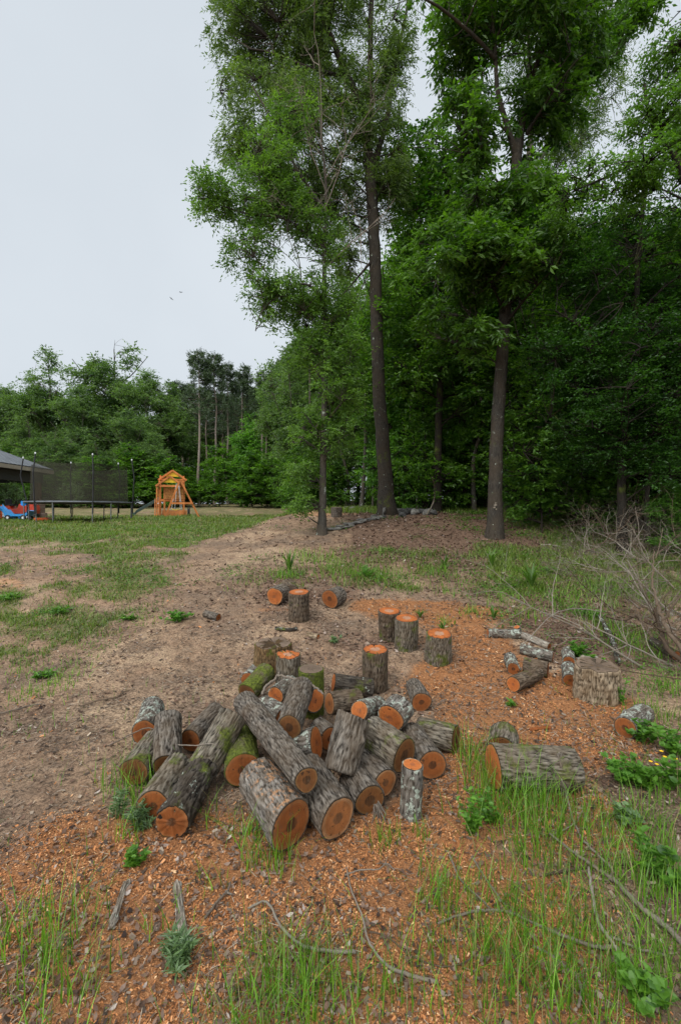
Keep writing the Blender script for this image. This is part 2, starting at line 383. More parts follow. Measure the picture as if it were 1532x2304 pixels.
def m_ground():
    t = NT('ground'); v = t.coords('Object')
    n1 = t.noise(v, 1.3, 6); n2 = t.noise(v, 9, 6, .65); n3 = t.noise(v, 55, 5, .7); n4 = t.noise(v, 180, 3, .7)
    dirt = t.ramp(n2.outputs[0], [(.25, (.17, .105, .066)), (.5, (.34, .22, .142)), (.75, (.50, .345, .228))])
    dirt = t.mix(t.ramp(n1.outputs[0], [(.40, .8), (.55, 0)]), dirt, t.ramp(n3.outputs[0], [(.3, (.12, .083, .06)), (.7, (.27, .195, .145))]))
    n0 = t.noise(v, .75, 5, .6, .4)
    dirt = t.mix(t.ramp(n0.outputs[0], [(.50, 0), (.62, .65)]), dirt, t.ramp(n3.outputs[0], [(.3, (.40, .27, .17)), (.7, (.62, .45, .30))]))
    dirt = t.mix(t.ramp(t.noise(v, 2.6, 5, .7, .6).outputs[0], [(.54, 0), (.64, .7)]), dirt, t.ramp(n3.outputs[0], [(.35, (.07, .046, .034)), (.65, (.22, .15, .105))]))
    dirt = t.mix(t.ramp(n3.outputs[0], [(.38, .75), (.55, 0)]), dirt, (.10, .068, .048))
    sawc = t.ramp(n4.outputs[0], [(.3, (.15, .07, .034)), (.5, (.35, .155, .066)), (.7, (.54, .28, .14))])
    sawc = t.mix(t.ramp(n3.outputs[0], [(.35, .8), (.5, 0)]), sawc, (.13, .06, .03))
    lit = t.ramp(n3.outputs[0], [(.3, (.05, .031, .022)), (.5, (.17, .105, .072)), (.7, (.29, .195, .14))])
    gr = t.ramp(n3.outputs[0], [(.3, (.045, .06, .018)), (.5, (.10, .125, .035)), (.75, (.20, .19, .08))])
    cl = t.ramp(n2.outputs[0], [(.25, (.26, .12, .06)), (.5, (.42, .235, .135)), (.8, (.50, .35, .22))])
    def sharp(a, k=.55): 
        x = t.math('ADD', a, t.math('MULTIPLY', t.math('SUBTRACT', n3.outputs[0], .5), k)); return t.ramp(x, [(.25, 0), (.7, 1)])
    c = t.mix(sharp(t.attr('clay')), dirt, cl)
    c = t.mix(sharp(t.attr('litter'), .9), c, lit)
    c = t.mix(sharp(t.attr('saw'), .9), c, sawc)
    c = t.mix(t.math('MULTIPLY', sharp(t.attr('grass'), .8), .6), c, gr)
    b = t.math('ADD', t.math('MULTIPLY', n2.outputs[0], .8), t.math('ADD', t.math('MULTIPLY', n3.outputs[0], .7), t.math('MULTIPLY', n4.outputs[0], .25)))
    return t.done(c, .95, b, .9, .03, .1)
M['ground'] = m_ground()

# ---------------------------------------------------------------- ground sheet, one mesh out to the horizon
def build_ground():
    u = np.linspace(-6, 6, 900); X = 1.5 * np.sinh(u)
    w = np.linspace(-4.2, 6.1, 860); Y = 2.6 + 1.35 * np.sinh(w)
    XX, YY = np.meshgrid(X, Y, indexing='xy'); x = XX.ravel(); y = YY.ravel()
    saw, gr, lit, cl = zones(x, y)
    near = 1 - sstep(8, 20, np.hypot(x, y))
    z = tz(x, y) + near * ((fbm(x, y, 18, 3, 5) - .5) * .022 + (fbm(x, y, 60, 2, 6) - .5) * .010 + saw * (fbm(x, y, 7, 3, 8) - .4) * .03)
    n, m = len(X), len(Y)
    idx = np.arange(n * m).reshape(m, n)
    f = np.stack([idx[:-1, :-1], idx[:-1, 1:], idx[1:, 1:], idx[1:, :-1]], -1).reshape(-1, 4)
    mb = MB(); mb.add(np.stack([x, y, z], 1), f)
    o = mb.build('ground', M['ground'], smooth=True)
    for nm, a in (('saw', saw), ('grass', gr), ('litter', lit), ('clay', cl)):
        at = o.data.attributes.new(nm, 'FLOAT', 'POINT'); at.data.foreach_set('value', a.astype(np.float32))
    tag(o, 'sloping ground of bare sandy dirt, orange sawdust and patchy grass', 'ground', kind='structure')
build_ground()
# ---------------------------------------------------------------- logs
def make_log(label, p0, p1, r0, r1, bark='bark_grey', f0='face_mid', f1='face_mid', seed=0, name='log', tilt0=(0, 0), tilt1=(0, 0), rough=1.0, cat='log', group='cut logs on the ground', flare=0.0, lump=.05, knots=0, jag=0.0):
    """p0 / r0 = the end whose sawn face the photograph shows; local +Z runs from p1 to p0"""
    p0 = Vector(p0); p1 = Vector(p1); ax = (p0 - p1); L = ax.length; mid = (p0 + p1) / 2
    q = ax.to_track_quat('Z', 'Y'); Mx = Matrix.Translation(mid) @ q.to_matrix().to_4x4()
    rs = np.random.default_rng(seed + 100)
    circ = 2 * math.pi * max(r0, r1); nt = int(np.clip(circ / .006, 48, 150)); nz = int(np.clip(L / .009, 10, 70))
    th = np.arange(nt) * 2 * math.pi / nt; z = np.linspace(-L / 2, L / 2, nz)
    TH, Z = np.meshgrid(th, z)
    rad = np.interp(Z, [-L / 2, L / 2], [r1, r0]); s = seed * 7.31
    cs, sn = np.cos(TH), np.sin(TH)
    big = noise3(cs * 1.3 + s, sn * 1.3 + 9 + s, Z * 3 + 5 + s) - .5
    rad = rad * (1 + lump * 2.2 * big) * (1 + .035 * np.sin(2 * TH + s) + .02 * np.sin(3 * TH + 2 * s))
    if flare: rad = rad * (1 + flare * np.clip((-Z / L), 0, .5) ** 2 * 4)
    kk = max(r0, r1) / .0066
    wob = 2.2 * noise3(cs * 3 + s, sn * 3 + s, Z * 11 + s)
    a1 = noise3(cs * kk + wob + s + 20, sn * kk + wob + 20, Z * 17 + s + 20)
    a2 = noise3(cs * kk * 2.2 + s + 40, sn * kk * 2.2 + 40, Z * 55 + 20)
    ridge = 1 - np.abs(2 * a1 - 1) ** .75 * 1.0
    ridge = 1 - ridge                       # deep narrow furrows between broad ridges
    h = np.clip(.75 * ridge ** .6 + .35 * a2, 0, 1)
    amp = min(.014, max(r0, r1) * .115) * rough
    if L > .18 and knots == 0 and seed % 3 == 1: knots = 1
    # knots
    for k in range(knots):
        tk, zk = rs.uniform(0, 6.28), rs.uniform(-.3, .3) * L
        dd = np.hypot(np.angle(np.exp(1j * (TH - tk))) * r0, Z - zk); rad = rad + .022 * np.exp(-(dd / .02) ** 2)
    rr = rad + (h - .6) * amp
    bend = (noise3(np.array([s + 3.3]), np.array([1.5]), np.array([2.5]))[0] - .5) * .06 * L
    cz = 1 - (2 * Z / L) ** 2
    zz = Z.copy()
    t0 = np.array(tilt0); t1 = np.array(tilt1)
    x = rr * cs + bend * cz; y = rr * sn
    wt0 = sstep(0, 1, (Z / L + .5)); wt1 = 1 - wt0
    zz = zz + (x * t0[0] + y * t0[1]) * wt0 + (x * t1[0] + y * t1[1]) * wt1
    if jag: zz = zz + jag * wt0 * (noise3(cs * 4 + s, sn * 4 + s, Z * 0 + 1) - .5)
    mb = MB(); mb.add(np.stack([x, y, zz], -1).reshape(-1, 3), np.zeros((0, 4)), h.ravel())
    i = np.arange(nz - 1)[:, None] * nt; j = np.arange(nt)[None, :]; j2 = (j + 1) % nt
    mb.F[-1] = np.stack([i + j, i + j2, i + nt + j2, i + nt + j], -1).reshape(-1, 4); mb.M[-1] = np.zeros(len(mb.F[-1]), int)
    bt = .006 + .02 * max(r0, r1)      # bark thickness
    caps = []
    for e, (row, sg, tl) in enumerate(((nz - 1, 1, t0), (0, -1, t1))):
        ro = np.hypot(x[row], y[row]); thr = np.arctan2(y[row], x[row])
        ri = rad[row] - bt + .3 * amp * (h[row] - .5)
        xi, yi = ri * np.cos(th), ri * np.sin(th)
        zi = sg * L / 2 + xi * tl[0] + yi * tl[1] - sg * .002
        if jag and e == 0: zi = zi + jag * (noise3(np.cos(th) * 4 + s, np.sin(th) * 4 + s, th * 0 + 1) - .5)
        k0 = mb.n; mb.add(np.stack([xi, yi, zi], 1), np.zeros((0, 4)), .35)
        a = row * nt + np.arange(nt); b = row * nt + (np.arange(nt) + 1) % nt; c = k0 + (np.arange(nt) + 1) % nt; d = k0 + np.arange(nt)
        mb.F[-1] = np.stack([a, b, c, d] if sg > 0 else [d, c, b, a], 1); mb.M[-1] = np.zeros(nt, int)
        # closing face under the cut face
        mb.F.append(np.array([(k0 + np.arange(nt))[::sg]])); mb.M.append(np.array([0]))
        caps.append((ri, sg, tl, zi))
    body = mb.build(name, M[bark], smooth=True, matrix=Mx)
    tag(body, label, cat, group)
    for (ri, sg, tl, zi), fm in zip(caps, (f0, f1)):
        if fm is None: continue
        fb = MB(); fr = np.array([0.02, .15, .3, .45, .6, .75, .88, 1.0]); V = []; T = []
        for q_ in fr:
            xi, yi = ri * q_ * np.cos(th), ri * q_ * np.sin(th)
            zc = sg * (L / 2 + .0015) + xi * tl[0] + yi * tl[1] + .002 * (noise3(xi * 60 + s, yi * 60, xi * 0) - .5)
            if jag and sg > 0: zc = zc + q_ * jag * (noise3(np.cos(th) * 4 + s, np.sin(th) * 4 + s, th * 0 + 1) - .5)
            V.append(np.stack([xi, yi, zc], 1)); T.append(np.full(nt, q_))
        i = np.arange(len(fr) - 1)[:, None] * nt; j = np.arange(nt)[None, :]; j2 = (j + 1) % nt
        Fq = np.stack([i + j, i + nt + j, i + nt + j2, i + j2], -1).reshape(-1, 4)
        if sg < 0: Fq = Fq[:, ::-1]
        fb.add(np.concatenate(V), Fq, np.concatenate(T))
        fb.F.append(np.array([np.arange(nt)[::sg]])); fb.M.append(np.array([0]))
        fo = fb.build('cut_face', M[fm], parent=body, smooth=True)
    return body

def E(u, v, z):
    """point on the sight line of photo pixel (u, v) at height z over the local ground"""
    return G(u, v, z)
_ls = [0]
def lying(label, e0, e1, r0, r1=None, **kw):
    _ls[0] += 1; kw.setdefault('seed', _ls[0])
    return make_log(label, E(*e0), E(*e1), r0, r1 or r0, **kw)
def upright(label, ub, vb, H, r, rtop=None, lean=(0, 0), **kw):
    _ls[0] += 1; kw.setdefault('seed', _ls[0])
    b = G(ub, vb); b[1] += r; b[2] = float(tz(b[0], b[1])) - .01
    sl = float(tz(b[0], b[1] + .3) - tz(b[0], b[1] - .3)) / .6 * .9     # stands square to the slope
    d = Vector((lean[0], lean[1] - sl, 1)).normalized()
    kw.setdefault('f0', 'face_top'); kw.setdefault('group', 'cut logs standing on end')
    return make_log(label, Vector(b) + d * H, b, rtop or r, r, **kw)

PG = 'logs in the firewood pile'
lying('thick grey log at the very front of the pile, dusted with sawdust', (655, 1856, .115), (582, 1752, .115), .110, .110, bark='bark_dusted', group=PG, tilt0=(-.35, 0))
lying('thick grey log with mossy underside just right of the sawdust covered front log', (760, 1844, .105), (692, 1742, .11), .102, .108, bark='bark_grey', f0='face_tan', group=PG, tilt0=(-.35, 0))
lying('longest grey log running diagonally across the pile down to a small brown oval end', (690, 1755, .29), (553, 1583, .27), .064, .084, bark='bark_grey', f0='face_dark', f1='face_bright', group=PG)
lying('dark furrowed log leaning at the left of the pile beside the long diagonal log', (524, 1610, .33), (452, 1735, .10), .088, .095, bark='bark_moss', f0='face_bright', group=PG)
lying('mossy tan log at the front left corner with grass before its rotten end', (345, 1818, .09), (402, 1726, .12), .09, .085, bark='bark_moss', f0='face_mid', group=PG)
lying('dark rotten log with peeling black bark beside the mossy tan log at the front left', (388, 1850, .09), (455, 1735, .12), .09, .085, bark='bark_dark', f0='face_mid', group=PG, rough=2.4, jag=.012, lump=.1)
lying('moss topped log with a broad rust brown end in the middle of the pile', (546, 1733, .11), (538, 1650, .14), .098, .097, bark='bark_mossy', group=PG)
lying('lowest leftmost log of the pile, its greenish end in the grass', (302, 1738, .09), (352, 1668, .10), .085, .082, bark='bark_moss', f0='face_dark', group=PG)
lying('grey log propped nearly upright at the left with no cut end showing', (378, 1722, .10), (379, 1618, .23), .085, .083, bark='bark_grey', f0='face_dark', group=PG)
lying('round backed log behind the propped grey log at the back left of the pile', (326, 1650, .09), (344, 1592, .09), .088, .085, bark='bark_lichen', group=PG)
lying('grey log with a dark orange end behind the leaning furrowed log', (428, 1668, .085), (486, 1606, .10), .078, .08, bark='bark_grey', group=PG)
lying('olive mossy log slanting in front of the old weathered stump', (556, 1560, .13), (600, 1512, .20), .085, .09, bark='bark_mossy', f0='face_dark', group=PG)
lying('small lichen speckled log half hidden left of the olive mossy log', (558, 1530, .06), (580, 1506, .06), .07, bark='bark_lichen', group=PG)
upright('old wide weathered stump with split yellowish sides and a dull brown top', 610, 1535, .33, .175, rtop=.165, bark='bark_old', f0='face_old', name='stump', cat='stump', rough=1.6, group='old stumps', jag=.03)
upright('upright log with an orange notched top standing against the old weathered stump', 646, 1580, .37, .108, rtop=.105, bark='bark_moss', jag=.02)
upright('moss covered upright log behind the pile, its top dark and green', 698, 1618, .36, .103, bark='bark_mossy', f0='face_old')
lying('grey log on top of the pile with a small insect bored end', (651, 1638, .29), (678, 1552, .33), .076, .092, f0='face_dark', group=PG)
lying('log with a bright orange crescent end just behind the insect bored grey log', (708, 1577, .20), (672, 1560, .16), .085, bark='bark_lichen', f0='face_bright', group=PG)
lying('lichen grey log with an orange sliver of end under the bent twig', (620, 1565, .16), (655, 1538, .18), .072, bark='bark_lichen', f0='face_bright', group=PG)
lying('dark mottled log under the upper end of the long diagonal log', (592, 1590, .14), (640, 1618, .14), .08, bark='bark_lichen', group=PG)
lying('lichen crusted log with a large bright orange end left of the steep log', (712, 1672, .20), (668, 1690, .13), .098, .095, bark='bark_lichen', f0='face_bright', group=PG, tilt0=(0, .25))
lying('log with a small orange end peeking behind the bright ended lichen log', (742, 1662, .14), (716, 1640, .14), .075, bark='bark_grey', f0='face_mid', group=PG)
_b = A_(766, 1738, 2.52); _t = A_(796, 1610, 2.66)
make_log('dark furrowed log standing steeply on the pile with a thin orange top', _t, _b, .094, .092, bark='bark_grey', f0='face_bright', seed=61, group=PG, knots=1, tilt0=(.12, 0), rough=1.15)
lying('large log with moss patch and tall brown end right of the steep log', (910, 1702, .21), (832, 1650, .24), .1, .098, bark='bark_moss', f0='face_dark', f1='face_mid', group=PG, tilt0=(0, 0))
lying('log showing an orange slice just above the steep log', (808, 1600, .24), (850, 1588, .18), .07, bark='bark_lichen', f0='face_bright', group=PG)
lying('short thick log on top at the right with a broad bright orange sawn face', (878, 1618, .24), (900, 1592, .25), .098, .1, bark='bark_lichen', f0='face_bright', group=PG)
lying('log with rust coloured bored end behind the narrow standing log', (972, 1724, .09), (925, 1655, .09), .088, .088, bark='bark_grey', group=PG)
lying('mossy log lying crosswise on the sawdust right of the pile, no cut end showing', (942, 1643, .085), (1025, 1664, .085), .088, bark='bark_moss', f0='face_dark', f1='face_dark')
lying('dark log behind the pile with an upright orange oval end at its left', (750, 1537, .16), (836, 1550, .10), .078, bark='bark_dark', f0='face_bright', f1='face_dark', group=PG)
lying('knotted dark log with a pale orange end below the dark log at the back', (741, 1583, .20), (806, 1575, .20), .076, bark='bark_brown', f0='face_tan', group=PG, knots=2)
upright('tall upright log with a bright orange top behind the pile on the right', 846, 1562, .37, .115, rtop=.112, bark='bark_brown', rough=1.2, jag=.012)
lying('small grey log lying alone on dirt right of the tall upright log, brown end forward', (948, 1581, .075), (930, 1542, .075), .08, .065, bark='bark_grey', f0='face_mid')
upright('narrow lichen marked log standing in front of the pile at the right', 928, 1850, .285, .06, rtop=.058, bark='bark_lichen', f0='face_bright', lean=(.03, 0))
lying('log with a nearly black end lying low right of the thick front logs', (832, 1802, .09), (796, 1748, .10), .086, bark='bark_grey', f0='face_dark', group=PG)
lying('log with a round orange brown end beside the narrow standing log', (867, 1762, .11), (815, 1712, .12), .078, bark='bark_grey', f0='face_tan', group=PG)
lying('buried grey log bridging under the steep log', (760, 1700, .1), (840, 1690, .1), .085, bark='bark_dark', group=PG)
# lone pieces behind the pile
upright('upright log with an orange top standing furthest back near two lying discs', 671, 1402, .36, .135, rtop=.13, bark='bark_brown', rough=1.2)
lying('short log lying left of the furthest upright log, its round orange face toward the camera', (618, 1342, .13), (636, 1333, .13), .125, bark='bark_grey', f0='face_bright', tilt0=(0, .1))
lying('rough dark brown log end tucked between the orange disc and the furthest upright log', (655, 1334, .12), (648, 1318, .12), .115, bark='bark_brown', f0='face_old', rough=2.0)
lying('short grey log at the sawdust edge with its orange brown face turned left', (742, 1348, .13), (764, 1338, .13), .13, .12, bark='bark_grey', f0='face_mid')
upright('rear one of the two orange topped upright logs touching each other', 877, 1446, .33, .11, rtop=.12, bark='bark_brown', rough=1.3)
upright('front one of the two orange topped upright logs touching each other', 917, 1469, .34, .127, rtop=.125, bark='bark_moss', rough=1.2)
upright('upright log flaring at its base with an orange top, alone on the sawdust', 992, 1501, .31, .142, rtop=.125, bark='bark_moss', rough=1.3, jag=.012)
# right group of small logs
SG = 'small cut branch logs at the right'
lying('slim lichen covered log rearmost of the small logs at the right', (1097, 1425, .05), (1168, 1427, .05), .052, bark='bark_lichen', f0='face_bright', group=SG)
lying('short branch stub with an orange end poking up behind the slim lichen log', (1162, 1411, .09), (1166, 1424, .02), .038, bark='bark_lichen', f0='face_bright', group=SG)
lying('smooth pale grey branch log pointing right with an orange end', (1235, 1456, .04), (1174, 1430, .04), .04, bark='bark_pale', f0='face_mid', group=SG, rough=.5)
lying('blotchy lichen log lying parallel in front of the smooth pale branch log', (1243, 1478, .055), (1170, 1460, .055), .056, bark='bark_lichen', f0='face_bright', group=SG)
lying('short pale lichen log with an orange brown end facing down left', (1154, 1506, .06), (1146, 1482, .06), .062, bark='bark_lichen', f0='face_mid', group=SG)
lying('dark brown log between the short lichen log and the furrowed log', (1178, 1496, .07), (1232, 1508, .07), .072, bark='bark_brown', f0='face_bright', group=SG)
lying('furrowed log with an orange oval end lying nearest on the sawdust', (1154, 1540, .07), (1208, 1516, .07), .07, .066, bark='bark_brown', f0='face_bright', group=SG)
lying('white lichen log end rearmost of the stack left of the big rough stump', (1279, 1488, .06), (1276, 1466, .06), .058, bark='bark_lichen', f0='face_mid', group=SG)
lying('white lichen log with brown end, foremost left of the big rough stump', (1282, 1532, .065), (1278, 1500, .065), .062, bark='bark_lichen', f0='face_mid', group=SG)
lying('smooth grey log tucked behind the big rough stump', (1340, 1488, .05), (1298, 1494, .05), .055, bark='bark_pale', f0='face_bright', group=SG, rough=.5)
lying('lichen log wedged against the left side of the big rough stump', (1302, 1526, .06), (1330, 1524, .06), .06, bark='bark_lichen', f0='face_mid', group=SG)
upright('big rough barked tan stump with a weathered grey brown top', 1369, 1590, .285, .185, rtop=.172, bark='bark_tan', f0='face_old', name='stump', cat='stump', rough=2.2, group='old stumps', jag=.025)
lying('log at the right edge with a rust orange end among green leaves', (1405, 1638, .075), (1446, 1606, .075), .074, bark='bark_lichen', f0='face_mid')
lying('very large log at front right with an orange left face and moss patch', (1109, 1727, .125), (1290, 1730, .12), .128, .115, bark='bark_moss', f0='face_bright', f1='face_dark', rough=1.3, tilt0=(0, 0), knots=1)
lying('grey log butt rising behind the left end of the very large front right log', (1128, 1686, .09), (1134, 1650, .12), .09, bark='bark_moss', f0='face_dark')
lying('small broken log lying alone on bare dirt far left of the upright logs', (492, 1390, .035), (461, 1381, .035), .05, .045, bark='bark_grey', f0='face_mid')
lying('split pale wood chunk lying on the litter behind the old weathered stump', (716, 1434, .02), (692, 1428, .02), .035, .03, bark='bark_tan', f0='face_bright')
# ---------------------------------------------------------------- trees
def add_leaves(mb, pos, d, nv, L, W, tint):
    d = nrm(d); s = nrm(np.cross(d, nv)); n = np.cross(s, d)
    L = L[:, None]; W = W[:, None]
    a = pos; b = pos + d * L * .42 + s * W * .5 + n * W * .18; c = pos + d * L - n * L * .08; e = pos + d * L * .42 - s * W * .5 + n * W * .18
    V = np.stack([a, b, c, e], 1).reshape(-1, 3)
    k = np.arange(len(pos)) * 4
    mb.add(V, np.stack([k, k + 1, k + 2, k + 3], 1), np.repeat(tint, 4))

def sprays(mb, C, out, rs, per=45, size=.35, flat=.45, L=.11, W=.045, droop=.35, tint=.5, tvar=.2, up=.8, nl=7):
    """each spray: several leafy twiglets fanning out from its end, leaves alternating along them"""
    m = len(C); nt = max(2, round(per / nl))
    td = rs.normal(0, 1, (m, nt, 3)) * np.array([1, 1, flat]) + out[:, None, :] * .7; td = nrm(td)
    tl = size * rs.uniform(.45, 1.15, (m, nt, 1)) * rs.uniform(.7, 1.25, (m, 1, 1))
    t = (np.arange(nl)[None, None, :, None] + rs.uniform(.2, 1, (m, nt, nl, 1))) / nl
    pos = C[:, None, None, :] + td[:, :, None, :] * tl[:, :, None] * t + rs.normal(0, size * .035, (m, nt, nl, 3))
    pos[..., 2] -= droop * (t[..., 0] ** 2) * tl[:, :, None, 0] * .9
    sd = nrm(np.cross(td, [0, 0, 1.0]))[:, :, None, :] * np.where(np.arange(nl) % 2, 1, -1)[None, None, :, None]
    d = td[:, :, None, :] * .8 + sd * rs.uniform(.3, 1.1, (m, nt, nl, 1)) + rs.normal(0, .3, (m, nt, nl, 3)) + np.array([0, 0, -droop])
    nv = rs.normal(0, 1 - up * .6, (m, nt, nl, 3)) + np.array([0, 0, up])
    tn = np.clip(tint + rs.normal(0, tvar, (m, 1, 1)) + rs.normal(0, .10, (m, nt, 1)) + rs.normal(0, .10, (m, nt, nl)), 0, 1)
    n = m * nt * nl; sc = rs.uniform(.65, 1.25, n)
    add_leaves(mb, pos.reshape(-1, 3), d.reshape(-1, 3), nv.reshape(-1, 3), L * sc, W * sc, tn.ravel())

def curve(a, b, rs, k=5, sag=.12, rise=.0):
    t = np.linspace(0, 1, k)[:, None]; L = np.linalg.norm(b - a)
    mid = (a + b) / 2 + rs.normal(0, .07, 3) * L + np.array([0, 0, rise * L])
    return (1 - t) ** 2 * a + 2 * t * (1 - t) * mid + t * t * b

def spline(P, n=24):
    P = np.asarray(P, float); t = np.linspace(0, len(P) - 1, n); i = np.clip(t.astype(int), 0, len(P) - 2); f = (t - i)[:, None]
    p0 = P[np.clip(i - 1, 0, len(P) - 1)]; p1 = P[i]; p2 = P[i + 1]; p3 = P[np.clip(i + 2, 0, len(P) - 1)]
    return .5 * ((2 * p1) + (-p0 + p2) * f + (2 * p0 - 5 * p1 + 4 * p2 - p3) * f ** 2 + (-p0 + 3 * p1 - 3 * p2 + p3) * f ** 3)

def grow(base, limbs, bl, seed=1, n_mid=40, n_spray=500, leaf=None, leafmat='leaf_oak', barkmat='trunk_dark', sides=9, gap=.42, twig=.012, dead=0, root=None, nscale=1.3):
    """limbs: [(points, r0, r1)], bl: crown blobs [(centre, (rx, ry, rz), weight)] -> trunk and crown meshes under an empty at the base"""
    rs = np.random.default_rng(seed); leaf = leaf or {}
    base = np.asarray(base, float)
    tb = MB(); cand = []; cr = []
    for (P, r0, r1) in limbs:
        S = spline(P, 8 * (len(P) - 1) + 1); t = np.linspace(0, 1, len(S))
        wob = rs.normal(0, r0 * .04, (len(S), 3)); wob[0] = 0; wob[:, 2] = 0
        S = S + wob; rad = r0 + (r1 - r0) * t ** .8
        if P is limbs[0][0]:
            hgt = S[:, 2] - base[2]; rad = rad * (1 + .5 * np.exp(-np.clip(hgt, 0, 9) / (r0 * 2.2)))
        tubes(tb, S, rad, sides if r0 > .06 else 6, .5)
        cand.append(S); cr.append(rad)
    cand = np.concatenate(cand); cr = np.concatenate(cr)
    hmin = min(b[0][2] - b[1][2] for b in bl)
    w = np.array([b[2] * b[1][0] * b[1][1] * b[1][2] for b in bl]) ** .8; w = w / w.sum()
    def sample(n, shell):
        out = []
        for i, c in enumerate(rs.multinomial(n * 3, w)):
            v = nrm(rs.normal(0, 1, (c, 3))); r = rs.uniform(0, 1, (c, 1)) ** shell
            out.append(np.array(bl[i][0]) + v * r * np.array(bl[i][1]))
        p = np.concatenate(out); rs.shuffle(p); return p
    mids = sample(n_mid, .45)[:n_mid]
    order = np.argsort(np.linalg.norm(mids - cand.mean(0), axis=1))
    for m in mids[order]:
        dv = np.linalg.norm(cand - m, axis=1) + np.clip(cand[:, 2] - m[2] + .4, 0, 99) * 1.2 + (cr < .012) * 1.0
        j = np.argmin(dv); a = cand[j]; L = np.linalg.norm(m - a)
        if L < .15: continue
        r0 = min(cr[j] * .6, .014 + L * .016)
        S = curve(a, m, rs, 8, rise=.08); rad = np.linspace(r0, max(.006, r0 * .3), 8)
        tubes(tb, S, rad, 5, .45); cand = np.concatenate([cand, S[2:]]); cr = np.concatenate([cr, rad[2:]])
    sp = sample(int(n_spray * 3.2), .55)
    f = noise3(sp[:, 0] * nscale + seed, sp[:, 1] * nscale, sp[:, 2] * nscale + 7) * .65 + noise3(sp[:, 0] * nscale * 2.7, sp[:, 1] * nscale * 2.7 + seed, sp[:, 2] * nscale * 2.7) * .35
    sp = sp[f > gap][:n_spray]; 
    D = np.linalg.norm(sp[:, None, :] - cand[None, ::2, :], axis=2) + np.clip(cand[None, ::2, 2] - sp[:, None, 2] + .1, 0, 9) * .6
    j = np.argmin(D, 1) * 2; a = cand[j]
    cb = MB(); t = np.linspace(0, 1, 4)[None, :, None]
    md = (a + sp) / 2 + rs.normal(0, .06, sp.shape) + np.array([0, 0, .05])
    P = (1 - t) ** 2 * a[:, None] + 2 * t * (1 - t) * md[:, None] + t * t * sp[:, None]
    tubes(tb, P, np.repeat(np.linspace(twig, twig * .35, 4)[None], len(sp), 0), 3, .45)
    out = nrm(sp - a)
    sprays(cb, sp, out, rs, **leaf)
    return tb, cb, cand, cr

def tree(name, label, cat, base, limbs, bl, group=None, leafmat='leaf_oak', barkmat='trunk_dark', **kw):
    tb, cb, cand, cr = grow(base, limbs, bl, **kw)
    base = np.asarray(base, float)
    for mb in (tb, cb): mb.V = [v - base for v in mb.V]
    root = empty(name, base); tag(root, label, cat, group)
    tb.build('trunk', M[barkmat], root, smooth=True); cb.build('crown', M[leafmat], root)
    return root

def copy_tree(o, loc, rz=0.0, sc=(1, 1, 1), label=None, group=None):
    c = o.copy(); COL.objects.link(c); c.location = loc; c.rotation_euler = (0, 0, rz); c.scale = sc
    if label: c['label'] = label
    if group: c['group'] = group
    for ch in list(o.children):
        k = ch.copy(); COL.objects.link(k); k.parent = c
    return c

def PB(u, v, D, ru, rv, rd, w=1.0):
    """crown blob centred on pixel (u, v) at distance D, radii in pixels and metres"""
    return (A_(u, v, D), (ru * D / F_, rd, rv * D / F_), w)
def PL(pts, D):
    return [A_(p[0], p[1], p[2] if len(p) > 2 else D) for p in pts]

# --- tall oak with the wide trunk
D = 14.0; b = onG(872, D)
limbs = [([b - np.array([0, 0, .15])] + PL([(862, 1000), (852, 880), (845, 650), (838, 470), (829, 350)], D), .235, .16),
         (PL([(829, 350), (815, 250, 13.8), (772, 150, 13.4), (735, 60, 13.0), (690, -40, 12.6), (640, -200, 12.2)], D), .13, .04),
         (PL([(829, 350), (832, 220), (834, 60), (838, -120), (842, -330)], D), .13, .04),
         (PL([(833, 390), (868, 280, 14.2), (888, 150, 14.5), (915, 20, 14.8), (945, -150, 15)], D), .10, .03),
         (PL([(788, 180, 13.5), (745, 165, 13.2), (690, 150, 12.8), (615, 120, 12.4), (560, 110, 12)], D), .06, .02),
         (PL([(842, 580), (800, 630, 13.6), (755, 680, 13.2)], D), .05, .015)]
bl = [PB(730, 60, 13.5, 210, 140, 2.2), PB(560, 90, 12.8, 90, 110, 1.5), PB(545, 270, 12.8, 70, 100, 1.3), PB(640, 300, 13, 120, 130, 1.8),
      PB(790, 320, 14, 120, 170, 2.2), PB(872, 170, 15, 45, 150, 1.6), PB(885, 420, 14.5, 50, 90, 1.4), PB(780, 520, 14, 90, 90, 1.5), PB(720, 430, 13.4, 110, 90, 1.5),
      PB(760, -140, 14, 260, 120, 2.8, .5), PB(590, -80, 13, 110, 110, 1.6, .6), PB(580, 470, 12.8, 70, 60, 1.0, .7)]
tree('oak_tree', 'tall narrow leaved oak with thick dark trunk rising above the stone row', 'tree', b, limbs, bl, leafmat='leaf_willow', barkmat='trunk_oak', seed=11,
     n_mid=120, n_spray=2900, sides=16, gap=.50, nscale=.95, leaf=dict(per=50, size=.42, flat=.8, L=.12, W=.031, droop=.55, tint=.5, up=.35))

